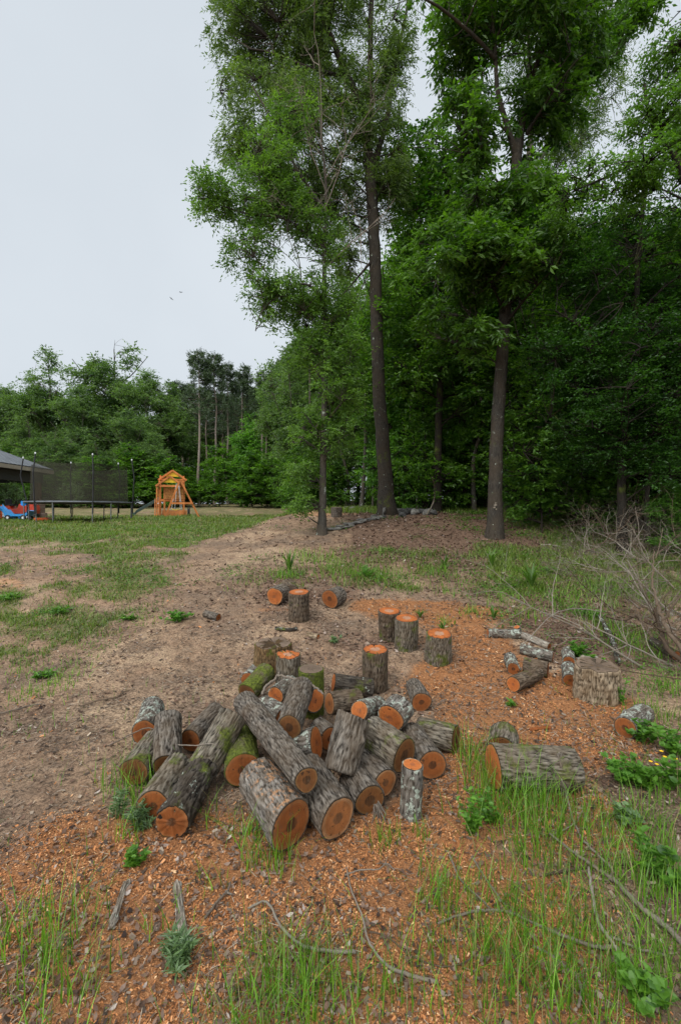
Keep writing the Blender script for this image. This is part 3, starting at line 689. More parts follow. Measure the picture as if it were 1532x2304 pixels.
# --- slender leafy tree in front of it
D = 11.0; b = onG(724, D)
limbs = [([b - np.array([0, 0, .1])] + PL([(727, 1050), (731, 800), (730, 600), (733, 420), (722, 300), (716, 200)], D), .105, .012),
         (PL([(729, 470), (674, 391, 10.8), (631, 305, 10.6), (568, 192, 10.4)], D), .045, .015),
         (PL([(730, 560), (640, 492, 10.6), (560, 482, 10.2), (450, 445, 9.8)], D), .045, .012),
         (PL([(730, 680), (690, 640, 10.6), (640, 655, 10.3), (590, 700, 10), (575, 745, 9.9)], D), .035, .010),
         (PL([(733, 800), (780, 720, 11.2), (840, 590, 11.6)], D), .03, .012),
         (PL([(731, 560), (700, 470, 11.3), (690, 400, 11.5)], D), .03, .01)]
bl = [PB(585, 470, 10.4, 110, 50, .9), PB(480, 440, 9.9, 45, 45, .6), PB(620, 400, 10.5, 90, 90, 1.0, .8), PB(560, 560, 10.3, 60, 50, .7), PB(610, 660, 10.2, 70, 50, .8), PB(590, 715, 10, 42, 30, .5),
      PB(700, 560, 11, 85, 70, 1.0), PB(720, 690, 11, 95, 60, 1.0), PB(735, 790, 11, 90, 70, 1.1), PB(740, 890, 11, 80, 70, 1.1), PB(722, 975, 11, 75, 60, 1.0), PB(678, 1062, 10.9, 36, 34, .6), PB(682, 1138, 10.7, 30, 26, .5, .8), PB(650, 300, 10.6, 70, 80, .8, .5)]
tree('slender_tree', 'slender leafy tree with thin straight trunk, nearest the grass', 'tree', b, limbs, bl, leafmat='leaf_slim', barkmat='trunk_grey', seed=12,
     n_mid=90, n_spray=1400, sides=10, gap=.47, leaf=dict(per=44, size=.36, flat=.6, L=.085, W=.032, droop=.25, tint=.62, up=.55))

# --- broad leaved oak with dark trunk at right
D = 10.5; b = onG(1112, D)
limbs = [([b - np.array([0, 0, .1])] + PL([(1116, 1000), (1127, 830), (1137, 680), (1148, 550), (1158, 440), (1160, 350)], D), .165, .105),
         (PL([(1160, 350), (1140, 280, 10.3), (1120, 210, 10.1), (1112, 100, 9.9), (1100, -60, 9.7)], D), .075, .03),
         (PL([(1160, 350), (1180, 250, 10.6), (1205, 150, 10.4), (1250, 30, 10.2), (1290, -120, 10)], D), .085, .03),
         (PL([(1165, 380), (1185, 200, 11), (1190, 100, 11.3), (1170, -100, 11.5)], D), .06, .02),
         (PL([(1185, 300), (1250, 190, 11), (1340, 100, 11.4), (1430, 50, 11.8), (1465, 0, 12)], D), .05, .02),
         (PL([(1112, 130, 9.9), (1070, 85, 9.6), (1000, 25, 9.2), (950, -5, 8.9)], D), .05, .02),
         (PL([(1150, 560), (1210, 520, 10.2), (1270, 525, 9.9), (1340, 500, 9.6)], D), .04, .015)]
bl = [PB(1130, 60, 10, 150, 90, 1.8), PB(1220, 220, 10.4, 100, 90, 1.5), PB(1040, 230, 9.8, 60, 60, 1.0), PB(1050, 350, 10, 80, 60, 1.3, .7), PB(1130, 490, 10.2, 130, 60, 1.6, .8),
      PB(1020, 610, 9.9, 120, 80, 1.4), PB(1140, 610, 10, 160, 80, 1.6), PB(1010, 700, 10, 95, 60, 1.2), PB(1240, 430, 10.6, 80, 45, 1.3, .7), PB(960, 340, 9.8, 25, 25, .6, .6), PB(1280, 100, 10.8, 90, 90, 1.4),
      PB(1150, -140, 10, 260, 110, 2.4, .5), PB(1080, 760, 10, 60, 35, .9, .7), PB(1360, 90, 11.2, 70, 70, 1.0), PB(1430, 40, 11.6, 55, 45, .9)]
tree('oak_tree', 'broad leaved oak with a pale paint spot on its dark leaning trunk', 'tree', b, limbs, bl, leafmat='leaf_oak', barkmat='trunk_oak', seed=13,
     n_mid=120, n_spray=2000, sides=14, gap=.52, nscale=1.0, leaf=dict(per=32, size=.36, flat=.5, L=.145, W=.056, droop=.45, tint=.42, up=.6))
_sp = [o for o in COL.objects if o.get('label', '').startswith('broad leaved oak')][0]

# --- trunk behind it
D = 15.5; b = onG(1140, D)
limbs = [([b - np.array([0, 0, .1])] + PL([(1142, 1000), (1150, 850), (1163, 740), (1172, 600), (1182, 450), (1192, 330)], D), .20, .10),
         (PL([(1182, 450), (1230, 330, 15.6), (1280, 260, 15.8), (1330, 200, 16)], D), .07, .03), (PL([(1192, 330), (1190, 150), (1180, -100)], D), .09, .04)]
bl = [PB(1220, 80, 16, 110, 150, 2.5, .7), PB(1260, 330, 16, 70, 80, 2.2, .7), PB(1040, 480, 16, 80, 60, 2.0), PB(1220, -150, 16, 240, 160, 3, .5), PB(1350, 80, 16.5, 100, 120, 2), PB(1330, 230, 16, 80, 80, 1.8)]
tree('oak_tree', 'greyer forked trunk oak standing directly behind the broad leaved oak', 'tree', b, limbs, bl, leafmat='leaf_willow', barkmat='trunk_grey', seed=14,
     n_mid=70, n_spray=1150, sides=12, gap=.52, leaf=dict(per=40, size=.6, flat=.7, L=.13, W=.032, droop=.5, tint=.55, up=.35))

# --- dark leaning tree between the two oaks
D = 15.0; b = onG(982, D)
limbs = [([b - np.array([0, 0, .1])] + PL([(985, 1030), (988, 900), (996, 760), (1002, 650), (1006, 500), (1008, 380)], D), .15, .06)]
bl = [PB(1000, 560, 15, 120, 110, 2), PB(930, 720, 15, 130, 90, 2), PB(1010, 780, 14.6, 110, 70, 1.8), PB(900, 840, 14.6, 70, 50, 1.3, .7), PB(960, 420, 15.5, 110, 110, 2), PB(1050, 900, 15, 80, 60, 1.6, .7)]
tree('maple_tree', 'dark thin trunk tree with layered leaves between the two big oaks', 'tree', b, limbs, bl, leafmat='leaf_under', barkmat='trunk_dark', seed=15,
     n_mid=80, n_spray=1100, gap=.45, leaf=dict(per=36, size=.6, flat=.35, L=.13, W=.075, droop=.2, tint=.35, up=.8))

# --- dense dark small-leaved tree at right
D = 9.3; b = onG(1400, D)
limbs = [([b - np.array([0, 0, .1])] + PL([(1398, 1050), (1408, 850), (1428, 700), (1436, 560), (1450, 420)], D), .095, .035),
         (PL([(1405, 900), (1330, 760, 9), (1250, 700, 8.7)], D), .035, .012), (PL([(1425, 720), (1500, 640, 9), (1580, 600, 8.8)], D), .035, .012)]
bl = [PB(1330, 640, 9.2, 100, 90, 1.5), PB(1450, 620, 9.4, 130, 110, 1.6), PB(1290, 760, 9.0, 100, 80, 1.4), PB(1420, 800, 9.2, 150, 90, 1.6), PB(1320, 900, 9.2, 130, 80, 1.6), PB(1480, 950, 9.2, 120, 90, 1.5),
      PB(1600, 800, 9.0, 110, 250, 1.8), PB(1380, 1010, 9.6, 120, 50, 1.2, .8), PB(1500, 1060, 8.8, 90, 50, 1.0), PB(1440, 500, 9.5, 120, 60, 1.3, .8)]
tree('beech_tree', 'dense dark beech with tiny leaves in flat layers at the right edge', 'tree', b, limbs, bl, leafmat='leaf_beech', barkmat='trunk_dark', seed=16, 
     n_mid=120, n_spray=2100, gap=.47, leaf=dict(per=48, size=.42, flat=.22, L=.062, W=.032, droop=.12, tint=.4, up=.9))

# --- tree overhanging from outside the right edge
D = 8.6; b = onG(1620, D)
limbs = [([b - np.array([0, 0, .1])] + PL([(1610, 900), (1590, 650), (1560, 480), (1525, 365), (1480, 300), (1455, 240), (1450, 190)], D), .12, .02),
         (PL([(1530, 370), (1440, 365, 8.4), (1360, 400, 8.2), (1290, 430, 8)], D), .04, .012), (PL([(1560, 480), (1590, 300), (1600, 100), (1590, -100)], D), .08, .03),
         (PL([(1480, 290), (1510, 260), (1550, 250)], D), .025, .01)]
bl = [PB(1500, 165, 8.6, 60, 60, 1.0), PB(1550, 60, 8.6, 55, 50, 1.2), PB(1470, 260, 8.4, 60, 25, .8, .6), PB(1450, 410, 8.2, 120, 35, 1.2), PB(1340, 440, 8.0, 100, 40, 1.0, .8), PB(1540, 470, 8.6, 80, 70, 1.3), PB(1600, 250, 8.8, 80, 200, 1.4)]
tree('elm_tree', 'tree leaning in from the right edge with crooked limb against the sky', 'tree', b, limbs, bl, leafmat='leaf_oak', barkmat='trunk_dark', seed=17,
     n_mid=80, n_spray=1250, gap=.5, leaf=dict(per=36, size=.34, flat=.5, L=.065, W=.032, droop=.3, tint=.62, up=.6))

# --- thin pale trunks behind the slender tree
for i, (u0, u1, D, vt, lab) in enumerate(((813, 822, 19.0, 880, 'bare pale snag with broken top behind the slender tree'), (690, 697, 26.0, 780, 'thin dark pole tree seen left of the slender tree'), (920, 935, 22.0, 560, 'grey trunk tree seen through leaves left of the dark thin tree'))):
    b = onG(u0, D); top = A_(u1, vt, D)
    limbs = [([b - np.array([0, 0, .1]), (b + top) / 2 + np.array([.08, 0, 0]), top], .10, .045)]
    bl = [(top + np.array([0, 0, .3]), (.9, .9, 1.2), 1.0)] if i else [(top + np.array([.2, 0, -.2]), (.5, .5, .6), 1.0)]
    tree('slim_tree', lab, 'tree', b, limbs, bl, leafmat='leaf_under', barkmat='trunk_grey', seed=30 + i, n_mid=14, n_spray=(2, 120, 200)[i], leaf=dict(per=30, size=.5, L=.12, W=.05))

# ---------------------------------------------------------------- forest: each tree an object, meshes shared
def proto_tree(seed, H, cw, cb, leafmat, barkmat, n_mid=34, n_spray=420, leaf=None, r=.2, gap=.44):
    rs = np.random.default_rng(seed); pts = [np.array([0, 0, -.2])]
    for k in range(1, 6): pts.append(np.array([rs.normal(0, .02 * H), rs.normal(0, .02 * H), H * .93 * k / 5]))
    bl = [];
    for k in range(9):
        t = k / 8; z = H * (cb + (1 - cb) * (.08 + .86 * t)); w = cw * (math.sin(math.pi * (.22 + .72 * t)) ** .8)
        a = rs.uniform(0, 6.28); bl.append((np.array([math.cos(a) * w * .35, math.sin(a) * w * .35, z]), (w * .75, w * .75, H * (1 - cb) * .13), 1.0))
    limbs = [(pts, r, r * .2)]
    for k in range(4):
        z0 = H * rs.uniform(cb * .9, .75); a = rs.uniform(0, 6.28); e = np.array([math.cos(a) * cw * .7, math.sin(a) * cw * .7, z0 + H * .2])
        p = np.array([np.interp(z0, [q[2] for q in pts], [q[0] for q in pts]), np.interp(z0, [q[2] for q in pts], [q[1] for q in pts]), z0])
        limbs.append(([p, (p + e) / 2 + np.array([0, 0, -.03 * H]), e], r * .4, r * .12))
    return grow(np.zeros(3), limbs, bl, seed=seed, n_mid=n_mid, n_spray=n_spray, leaf=leaf, gap=gap, sides=8, twig=.02, nscale=2.2 / cw)

def make_proto(name, cat, seed, **kw):
    leafmat, barkmat = kw['leafmat'], kw['barkmat']
    tb, cb, _, _ = proto_tree(seed, **kw)
    root = empty(name); tag(root, cat=cat)
    tb.build('trunk', M[barkmat], root, smooth=True); cb.build('crown', M[leafmat], root)
    root['_used'] = 0
    return root
def place(o, loc, rz, sc, label, group=None):
    if not o['_used']:
        o['_used'] = 1; o.location = loc; o.rotation_euler = (0, 0, rz); o.scale = sc; r = o
    else:
        r = copy_tree(o, loc, rz, sc)
    r['label'] = label
    if group: r['group'] = group
    return r
rf = np.random.default_rng(99)
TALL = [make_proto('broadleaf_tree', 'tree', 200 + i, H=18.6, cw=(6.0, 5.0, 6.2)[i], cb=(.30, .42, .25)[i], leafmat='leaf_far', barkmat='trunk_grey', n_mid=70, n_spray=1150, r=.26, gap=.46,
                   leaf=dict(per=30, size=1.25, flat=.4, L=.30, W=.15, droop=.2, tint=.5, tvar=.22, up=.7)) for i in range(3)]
MID = [make_proto('forest_tree', 'tree', 220 + i, H=13, cw=(3.0, 2.6)[i], cb=(.30, .46)[i], leafmat='leaf_under', barkmat='trunk_dark', n_mid=50, n_spray=800, r=.13, gap=.46,
                   leaf=dict(per=30, size=.75, flat=.3, L=.17, W=.085, droop=.2, tint=.35, tvar=.2, up=.8)) for i in range(2)]
UND = [make_proto('sapling', 'sapling', 240 + i, H=(4.2, 3.2, 5.2)[i], cw=(1.5, 1.3, 1.5)[i], cb=.06, leafmat='leaf_under', barkmat='trunk_dark', n_mid=26, n_spray=330, r=.035, gap=.42,
                   leaf=dict(per=26, size=.42, flat=.35, L=.12, W=.065, droop=.2, tint=.45, tvar=.2, up=.8)) for i in range(3)]
def far_at(o, H0, u, vtop, D, lab, group=None, wsc=1.0):
    p = onG(u, D); top = CZ + (CY - vtop) / F_ * D; s = (top - p[2]) / H0
    return place(o, p, rf.uniform(0, 6.28), (s * wsc, s * wsc, s), lab, group)
FL = 'broadleaf tree in the wood edge across the field on the left'
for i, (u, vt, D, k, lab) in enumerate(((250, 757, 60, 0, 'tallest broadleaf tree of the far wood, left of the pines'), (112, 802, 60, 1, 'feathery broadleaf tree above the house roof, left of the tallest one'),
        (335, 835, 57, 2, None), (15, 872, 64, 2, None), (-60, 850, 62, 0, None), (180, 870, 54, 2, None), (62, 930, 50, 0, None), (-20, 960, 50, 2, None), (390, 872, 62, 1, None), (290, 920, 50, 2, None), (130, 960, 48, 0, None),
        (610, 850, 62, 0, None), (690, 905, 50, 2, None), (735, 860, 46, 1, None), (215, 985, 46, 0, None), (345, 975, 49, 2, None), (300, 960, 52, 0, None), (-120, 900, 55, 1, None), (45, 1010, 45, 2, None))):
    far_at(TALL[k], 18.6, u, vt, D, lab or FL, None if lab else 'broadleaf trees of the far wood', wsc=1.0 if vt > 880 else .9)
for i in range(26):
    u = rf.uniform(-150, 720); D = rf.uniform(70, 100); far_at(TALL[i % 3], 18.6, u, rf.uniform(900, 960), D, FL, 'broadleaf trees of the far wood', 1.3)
# low edge growth in front of the far wood
for i in range(34):
    u = -100 + i * 25 + rf.uniform(-10, 10)
    if 425 < u < 530 and i % 3: continue
    far_at(UND[i % 3], (4.2, 3.2, 5.2)[i % 3], u, rf.uniform(1000, 1075), rf.uniform(43, 50), 'green understory sapling along the foot of the far wood', 'understory saplings of the far wood', 1.5)
o = make_proto('young_tree', 'tree', 260, H=8.5, cw=2.0, cb=.05, leafmat='leaf_bright', barkmat='trunk_dark', n_mid=40, n_spray=560, r=.09, gap=.42, leaf=dict(per=26, size=.7, flat=.45, L=.2, W=.11, droop=.2, tint=.5, up=.7))
far_at(o, 8.5, 556, 942, 48, 'bright green young tree standing alone in front of the pines')
far_at(o, 8.5, 640, 985, 45, 'second bright young tree, just left of the slender tree')

# pines
def make_pine(seed, H=24.0):
    rs = np.random.default_rng(seed); tb = MB(); cb = MB()
    pts = [np.array([rs.normal(0, .12), rs.normal(0, .12), z]) for z in np.linspace(-.3, H, 7)]
    S = spline(pts, 40); tubes(tb, S, np.linspace(.27, .04, 40), 8, .8)
    C = []; O = []
    for k in range(60):
        t = rs.uniform(0, 1) ** .8; z = H * (.58 + .41 * t); a = rs.uniform(0, 6.28); L = (1 - t) * 2.6 + .7; L *= rs.uniform(.6, 1.15)
        p = np.array([np.interp(z, S[:, 2], S[:, 0]), np.interp(z, S[:, 2], S[:, 1]), z]); e = p + np.array([math.cos(a) * L, math.sin(a) * L, L * rs.uniform(.0, .45)])
        c = curve(p, e, rs, 6, rise=-.06); tubes(tb, c, np.linspace(.05, .012, 6), 4, .4)
        for q in (3, 4, 5, 5):
            C.append(c[q] + rs.normal(0, .18, 3)); O.append(nrm(e - p))
    for k in range(10):   # dead stubs under the crown
        z = H * rs.uniform(.38, .6); a = rs.uniform(0, 6.28); L = rs.uniform(.5, 1.5); p = np.array([0, 0, z]); e = p + np.array([math.cos(a) * L, math.sin(a) * L, -.1])
        tubes(tb, curve(p, e, rs, 4), np.linspace(.03, .008, 4), 3, .5)
    C = np.array(C); O = np.array(O)
    sprays(cb, C, O, rs, per=32, size=.75, flat=.8, L=.40, W=.10, droop=-.1, tint=.45, tvar=.2, up=.3)
    root = empty('pine_tree'); tag(root, cat='pine'); tb.build('trunk', M['trunk_pine'], root, smooth=True); cb.build('crown', M['leaf_pine'], root); root['_used'] = 0
    return root
PINE = [make_pine(301), make_pine(302)]
PL_ = [(449, 793, 52, 'tall pine with bare grey trunk just right of the wooden playset'), (484, 798, 54, 'second tall bare trunked pine, the middle one of the foremost three'), (513, 822, 56, 'rightmost of the three foremost tall pines')]
for i, (u, vt, D, lab) in enumerate(PL_): far_at(PINE[i % 2], 24, u, vt, D, lab, wsc=.9)
for i, (u, vt, D) in enumerate(((546, 828, 60), (425, 868, 66), (600, 858, 60), (572, 885, 66), (640, 800, 60), (467, 880, 74), (500, 890, 76), (530, 880, 78), (620, 880, 70), (660, 860, 66), (410, 880, 74), (560, 880, 80), (590, 890, 84), (450, 890, 84), (478, 885, 88), (520, 895, 90), (545, 900, 92), (398, 862, 66), (590, 842, 58), (617, 848, 62), (380, 885, 76), (10, 880, 75), (40, 895, 78), (-30, 880, 75), (700, 840, 70), (740, 850, 66))):
    far_at(PINE[i % 2], 24, u, vt, D, 'dark pine of the stand behind the three foremost pines', 'pines behind the foremost three')

# wood on the right
FR = 'forest tree deep in the wood on the right'
pts = []
tries = 0
while len(pts) < 66 and tries < 4000:
    tries += 1
    D = 17 + 30 * rf.uniform(0, 1) ** 1.1; u = rf.uniform(640, 1750); x = (u - CX) / F_ * D
    if D < 24 and u < 840: continue
    if any(math.hypot(x - q[0], D - q[1]) < 2.5 for q in pts): continue
    pts.append((x, D)); z = float(tz(x, D)); top = rf.uniform(.38, .62) * D if u > 820 else rf.uniform(.35, .45) * D
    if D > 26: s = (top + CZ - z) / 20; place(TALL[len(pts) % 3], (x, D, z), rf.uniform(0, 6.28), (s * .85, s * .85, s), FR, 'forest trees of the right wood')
    else: s = (top + CZ - z) / 12.5; place(MID[len(pts) % 2], (x, D, z), rf.uniform(0, 6.28), (s * 1.15, s * 1.15, s), FR, 'forest trees of the right wood')
for (x, D, h) in ((8.2, 12.5, 8), (9.5, 10.0, 8), (6.4, 14.5, 8), (11, 13, 10), (8.5, 16, 10), (10.2, 7.2, 7), (12.5, 9.5, 9), (3.4, 18.5, 9), (13, 5, 9), (7.2, 18, 11), (10, 19, 11)):
    s = h / 12.5; place(MID[int(x) % 2], (x, D, float(tz(x, D))), rf.uniform(0, 6.28), (s * 1.2, s * 1.2, s), FR, 'forest trees of the right wood')
# saplings filling the wood edge
n = 0; tries = 0; sp_ = []
while n < 74 and tries < 4000:
    tries += 1
    D = rf.uniform(14.5, 30) if n > 24 else rf.uniform(10.5, 16); u = rf.uniform(640, 1720); x = (u - CX) / F_ * D
    if D < 19 and u < 900: continue
    if D < 15.5 and u < 1190: continue
    if any(math.hypot(x - q[0], D - q[1]) < 1.0 for q in sp_): continue
    sp_.append((x, D)); s = rf.uniform(.6, 1.15); n += 1
    place(UND[n % 3], (x, D, float(tz(x, D)) - .05), rf.uniform(0, 6.28), (s, s, s), 'leafy sapling in the understory of the right wood', 'understory saplings of the right wood')

BR = make_proto('sapling', 'sapling', 270, H=5.0, cw=1.7, cb=.05, leafmat='leaf_bright', barkmat='trunk_dark', n_mid=30, n_spray=380, r=.035, gap=.44, leaf=dict(per=26, size=.45, flat=.35, L=.14, W=.07, droop=.2, tint=.45, tvar=.25, up=.8))
for (u, D, h, lab) in ((905, 17.5, 4.6, 'bright green sapling just right of the tall oak trunk'), (945, 19, 5.5, 'bright tall sapling between the tall oak and the dark thin tree'), (1035, 17.5, 4.0, 'bright sapling right of the dark thin tree trunk'), (1085, 20, 5.0, 'bright sapling left of the spotted oak trunk'), (1175, 14.5, 2.2, 'low bright sapling right of the spotted oak trunk'), (900, 24, 8, 'tall bright sapling far behind the tall oak'), (1250, 16, 3.6, 'bright sapling deep in shade between the spotted oak and the beech'), (1500, 9.2, 1.5, 'low bright sapling at the right edge under the beech')):
    p = onG(u, D); k = h / 5.0; place(BR, p, rf.uniform(0, 6), (k, k, k), lab)

_o = [o for o in COL.objects if o.get('label', '').startswith('broad leaved oak')][0]
mb = MB(); _rs = np.random.default_rng(5); _bp = np.array(_o.location); _c = A_(1108, 1137, 10.5) - _bp
for (dx, dz, r_) in ((0, 0, .035), (-.02, -.05, .022), (.02, -.09, .02), (.01, .05, .02)):
    a_ = np.arange(9) * 2 * math.pi / 9; q_ = r_ * _rs.uniform(.6, 1.2, 9); P_ = np.stack([_c[0] + dx + np.cos(a_) * q_, _c[1] - .185 + 0 * a_, _c[2] + dz + np.sin(a_) * q_], 1); k0 = mb.n
    mb.add(np.concatenate([P_, P_ + [0, .05, 0]]), np.stack([np.arange(9), (np.arange(9) + 1) % 9, 9 + (np.arange(9) + 1) % 9, 9 + np.arange(9)], 1)); mb.F.append(np.array([np.arange(9)]) + k0); mb.M.append(np.array([0]))
mb.build('paint_spot', M['bark_pale'], _o)

# bare grey dead limbs showing among the leaves of the slender tree
_o = [o for o in COL.objects if o.get('label', '').startswith('slender leafy tree')][0]
mb = MB(); _rs = np.random.default_rng(8)
def _bare(p, d, L, r, lev):
    P = [p]
    for i in range(7): d = nrm(d + _rs.normal(0, .13, 3) + [0, 0, .03]); P.append(P[-1] + d * L / 7)
    tubes(mb, np.array(P), np.linspace(r, r * .35, 8), 5, .8)
    if lev < 3:
        for i in range((5, 4, 3)[lev]): q = _rs.integers(2, 8); _bare(P[q], nrm(P[q] - P[q - 1] + _rs.normal(0, .55, 3)), L * _rs.uniform(.35, .6), r * .5, lev + 1)
for (u, v, u2, v2) in ((733, 430, 700, 230), (733, 400, 790, 200), (728, 340, 660, 190), (730, 470, 840, 290), (722, 320, 732, 90), (735, 520, 600, 400), (735, 600, 900, 520)):
    a_, b_ = A_(u, v, 10.9), A_(u2, v2, 10.3); _bare(a_, nrm(b_ - a_), np.linalg.norm(b_ - a_), .016, 0)
mb.V = [v - np.array(_o.location) for v in mb.V]; mb.build('dead_limbs', M['twig'], _o, smooth=True)

# far gap fillers behind the pines
for i in range(18):
    far_at(UND[i % 3], (4.2, 3.2, 5.2)[i % 3], 375 + i * 15 + rf.uniform(-5, 5), rf.uniform(1020, 1070), rf.uniform(58, 74), 'shady sapling under the pines of the far wood', 'saplings under the far pines', 1.6)
SL = make_proto('slim_tree', 'tree', 281, H=10, cw=1.5, cb=.55, leafmat='leaf_under', barkmat='trunk_grey', n_mid=20, n_spray=200, r=.085, gap=.45, leaf=dict(per=28, size=.6, flat=.35, L=.15, W=.075, droop=.2, tint=.4, up=.8))
for (u, D, h) in ((1068, 15.5, 9), (1092, 17, 10), (1165, 15.5, 9), (1205, 13.5, 8), (1238, 13, 7.5), (1262, 14.5, 8.5), (1300, 12.5, 7.5), (1345, 13, 8), (1455, 10.2, 7), (1490, 11.5, 7.5), (938, 17, 10), (955, 19, 10), (1020, 18, 10), (905, 20, 10), (785, 24, 10), (765, 26, 11), (838, 22, 10), (1180, 18, 11)):
    p = onG(u, D); k = h / 10; w_ = rf.uniform(.7, 1.25); place(SL, p, rf.uniform(0, 6), (k * w_, k * w_, k), 'slim straight trunk standing among the undergrowth of the right wood', 'slim trunks of the right wood')
# ---------------------------------------------------------------- far structures
M['roof'] = (lambda t: (lambda v: t.done(t.mix(t.math('MULTIPLY', t.n('TexBrick', {'Vector': v, 'Color1': (.9, .9, .9), 'Color2': (.45, .45, .45), 'Mortar': (0, 0, 0), 'Scale': 1.0, 'Mortar Size': .012, 'Brick Width': .33, 'Row Height': .14}, offset=.5).outputs[0], 1.0), (.055, .06, .068), (.20, .215, .235)), .9, t.noise(v, 30).outputs[0], .3))(t.coords('Object', (1, 1, 1))))(NT('shingles'))
M['fascia'] = m_plain('fascia_paint', (.40, .35, .28), .6, .08)
M['beam'] = m_plain('porch_beam', (.055, .058, .06), .6, .1)
M['soffit'] = m_plain('soffit', (.05, .05, .05), .7, .1)
M['cedar'] = m_plain('cedar', (.55, .19, .052), .6, .25, 3, stretch=(1, 1, .3))
M['cedar_lt'] = m_plain('cedar_light', (.66, .27, .085), .6, .2, 3)
M['brown_post'] = m_plain('brown_post', (.16, .07, .045), .7, .2, 4)
M['slide_green'] = m_plain('slide_green', (.075, .125, .12), .35, .15, 3, spec=.5)
M['toy_yellow'] = m_plain('toy_yellow', (.85, .55, .03), .4, .08)
M['toy_blue'] = m_plain('toy_blue', (.03, .27, .62), .35, .12, spec=.5)
M['toy_red'] = m_plain('toy_red', (.55, .06, .03), .35, .12, spec=.5)
M['toy_orange'] = m_plain('toy_orange', (.75, .13, .03), .4, .12)
M['tarp'] = m_plain('tarp_blue', (.02, .22, .60), .5, .15)
M['rope'] = m_plain('rope', (.55, .55, .55), .7, .1)
M['rubber'] = m_plain('rubber', (.03, .03, .032), .7, .15)
M['steel'] = m_plain('galvanised', (.17, .18, .18), .5, .2, metallic=.4)
M['dark_steel'] = m_plain('padded_pole', (.028, .028, .032), .6, .2)
M['pad'] = m_plain('trampoline_pad', (.13, .14, .16), .6, .2)
M['white_cap'] = m_plain('white_cap', (.7, .72, .74), .5, .05)
M['stone'] = m_plain('stone', (.16, .15, .135), .9, .45, 9, bump=.8)
M['stone_dark'] = m_plain('dark_stone', (.06, .058, .055), .9, .5, 9, bump=.8)
M['feather'] = m_plain('feather', (.02, .022, .026), .7, .1)
_t = NT('net'); M['net'] = _t.done((.045, .042, .028), .8, alpha=.46)
_t = NT('brick'); _v = _t.coords('Object', (1, 1, 1)); _b = _t.n('TexBrick', {'Vector': _t.n('Mapping', {'Vector': _v, 'Rotation': (math.radians(90), 0, 0)}).outputs[0], 'Color1': (.20, .11, .08), 'Color2': (.30, .20, .16), 'Mortar': (.30, .28, .25), 'Scale': 1.0, 'Mortar Size': .01, 'Brick Width': .21, 'Row Height': .075})
M['brick'] = _t.done(_b, .9, _b.outputs[1], .4)

def prism(mb, poly, thick, mtx_pts, tint=.5, mat=0):
    """poly: 2-D outline, mtx_pts: function (a, b, t) -> xyz, extruded by thick"""
    n = len(poly); v = [mtx_pts(a, b, 0) for a, b in poly] + [mtx_pts(a, b, thick) for a, b in poly]
    k = mb.n; mb.add(v, [[i, (i + 1) % n, n + (i + 1) % n, n + i] for i in range(n)], tint, mat)
    mb.F.append(np.array([[k + i for i in range(n)][::-1]])); mb.M.append(np.array([mat])); mb.F.append(np.array([[k + n + i for i in range(n)]])); mb.M.append(np.array([mat]))

# house: open hip roofed porch corner at the left edge
hx, hy = -16.6, 26.4; ez = 4.05; g = float(tz(-17.5, 25))
H = empty('house', (hx, hy, g)); tag(H, 'house corner at the left edge with grey shingled hip roof over an open porch', 'house')
def HP(x, y, z): return (x - hx, y - hy, z - g)
W_, L_ = 13.0, 14.0; pt = .5
x0, x1, y0, y1 = hx - W_, hx, hy - L_, hy; rz_ = ez + W_ / 2 * pt
mb = MB(); A = [HP(x0, y0, ez), HP(x1, y0, ez), HP(x1, y1, ez), HP(x0, y1, ez), HP((x0 + x1) / 2, y0 + W_ / 2, rz_), HP((x0 + x1) / 2, y1 - W_ / 2, rz_)]
mb.add(A, [[1, 2, 5, 4], [3, 0, 4, 5]]); mb.F.append(np.array([[0, 1, 4], [2, 3, 5]])); mb.M.append(np.array([0, 0]))
rf_o = mb.build('roof', M['roof'], H); md = rf_o.modifiers.new('thick', 'SOLIDIFY'); md.thickness = .04; md.offset = -1
mb = MB()
for a, b in (((x1 - .012, y0), (x1 - .012, y1)), ((x0, y1 - .012), (x1 - .03, y1 - .012)), ((x0 + .012, y0), (x0 + .012, y1 - .03)), ((x0 + .03, y0 + .012), (x1 - .03, y0 + .012))):
    mb.bar(HP(*a, ez - .15), HP(*b, ez - .15), .03, .2)
mb.build('fascia', M['fascia'], H)
mb = MB(); mb.box(HP((x0 + x1) / 2, (y0 + y1) / 2, ez - .27), (W_ - .1, L_ - .1, .03)); mb.build('soffit', M['soffit'], H)
mb = MB(); mb.bar(HP(x1 - .45, y0 + .5, ez - .55), HP(x1 - .45, y1 - .4, ez - .55), .2, .5); mb.bar(HP(x0 + .5, y1 - .5, ez - .55), HP(x1 - .56, y1 - .5, ez - .55), .2, .5); mb.build('porch_beam', M['beam'], H)
for (px, py) in ((x1 - .5, y1 - .7), (x1 - .5, y0 + 3.0), (x0 + .6, y1 - .7)):
    mb = MB(); mb.box(HP(px, py, (g + ez - .8) / 2 + .35), (.3, .3, ez - g - 1.5)); c = mb.build('porch_column', M['brown_post'], H)
    mb = MB(); mb.box(HP(px, py, g + .35), (.55, .55, .9)); mb.build('brick_pier', M['brick'], H)
mb = MB(); mb.box(HP(x0 + 3.5, y0 + 4.2, (g + ez) / 2 - .2), (6.5, 8, ez - g - .2)); mb.build('brick_wall', M['brick'], H)
mb = MB(); mb.box(HP((x0 + x1) / 2, (y0 + y1) / 2, g - .15), (W_ - .6, L_ - .6, .34)); mb.build('slab', M['stone'], H)

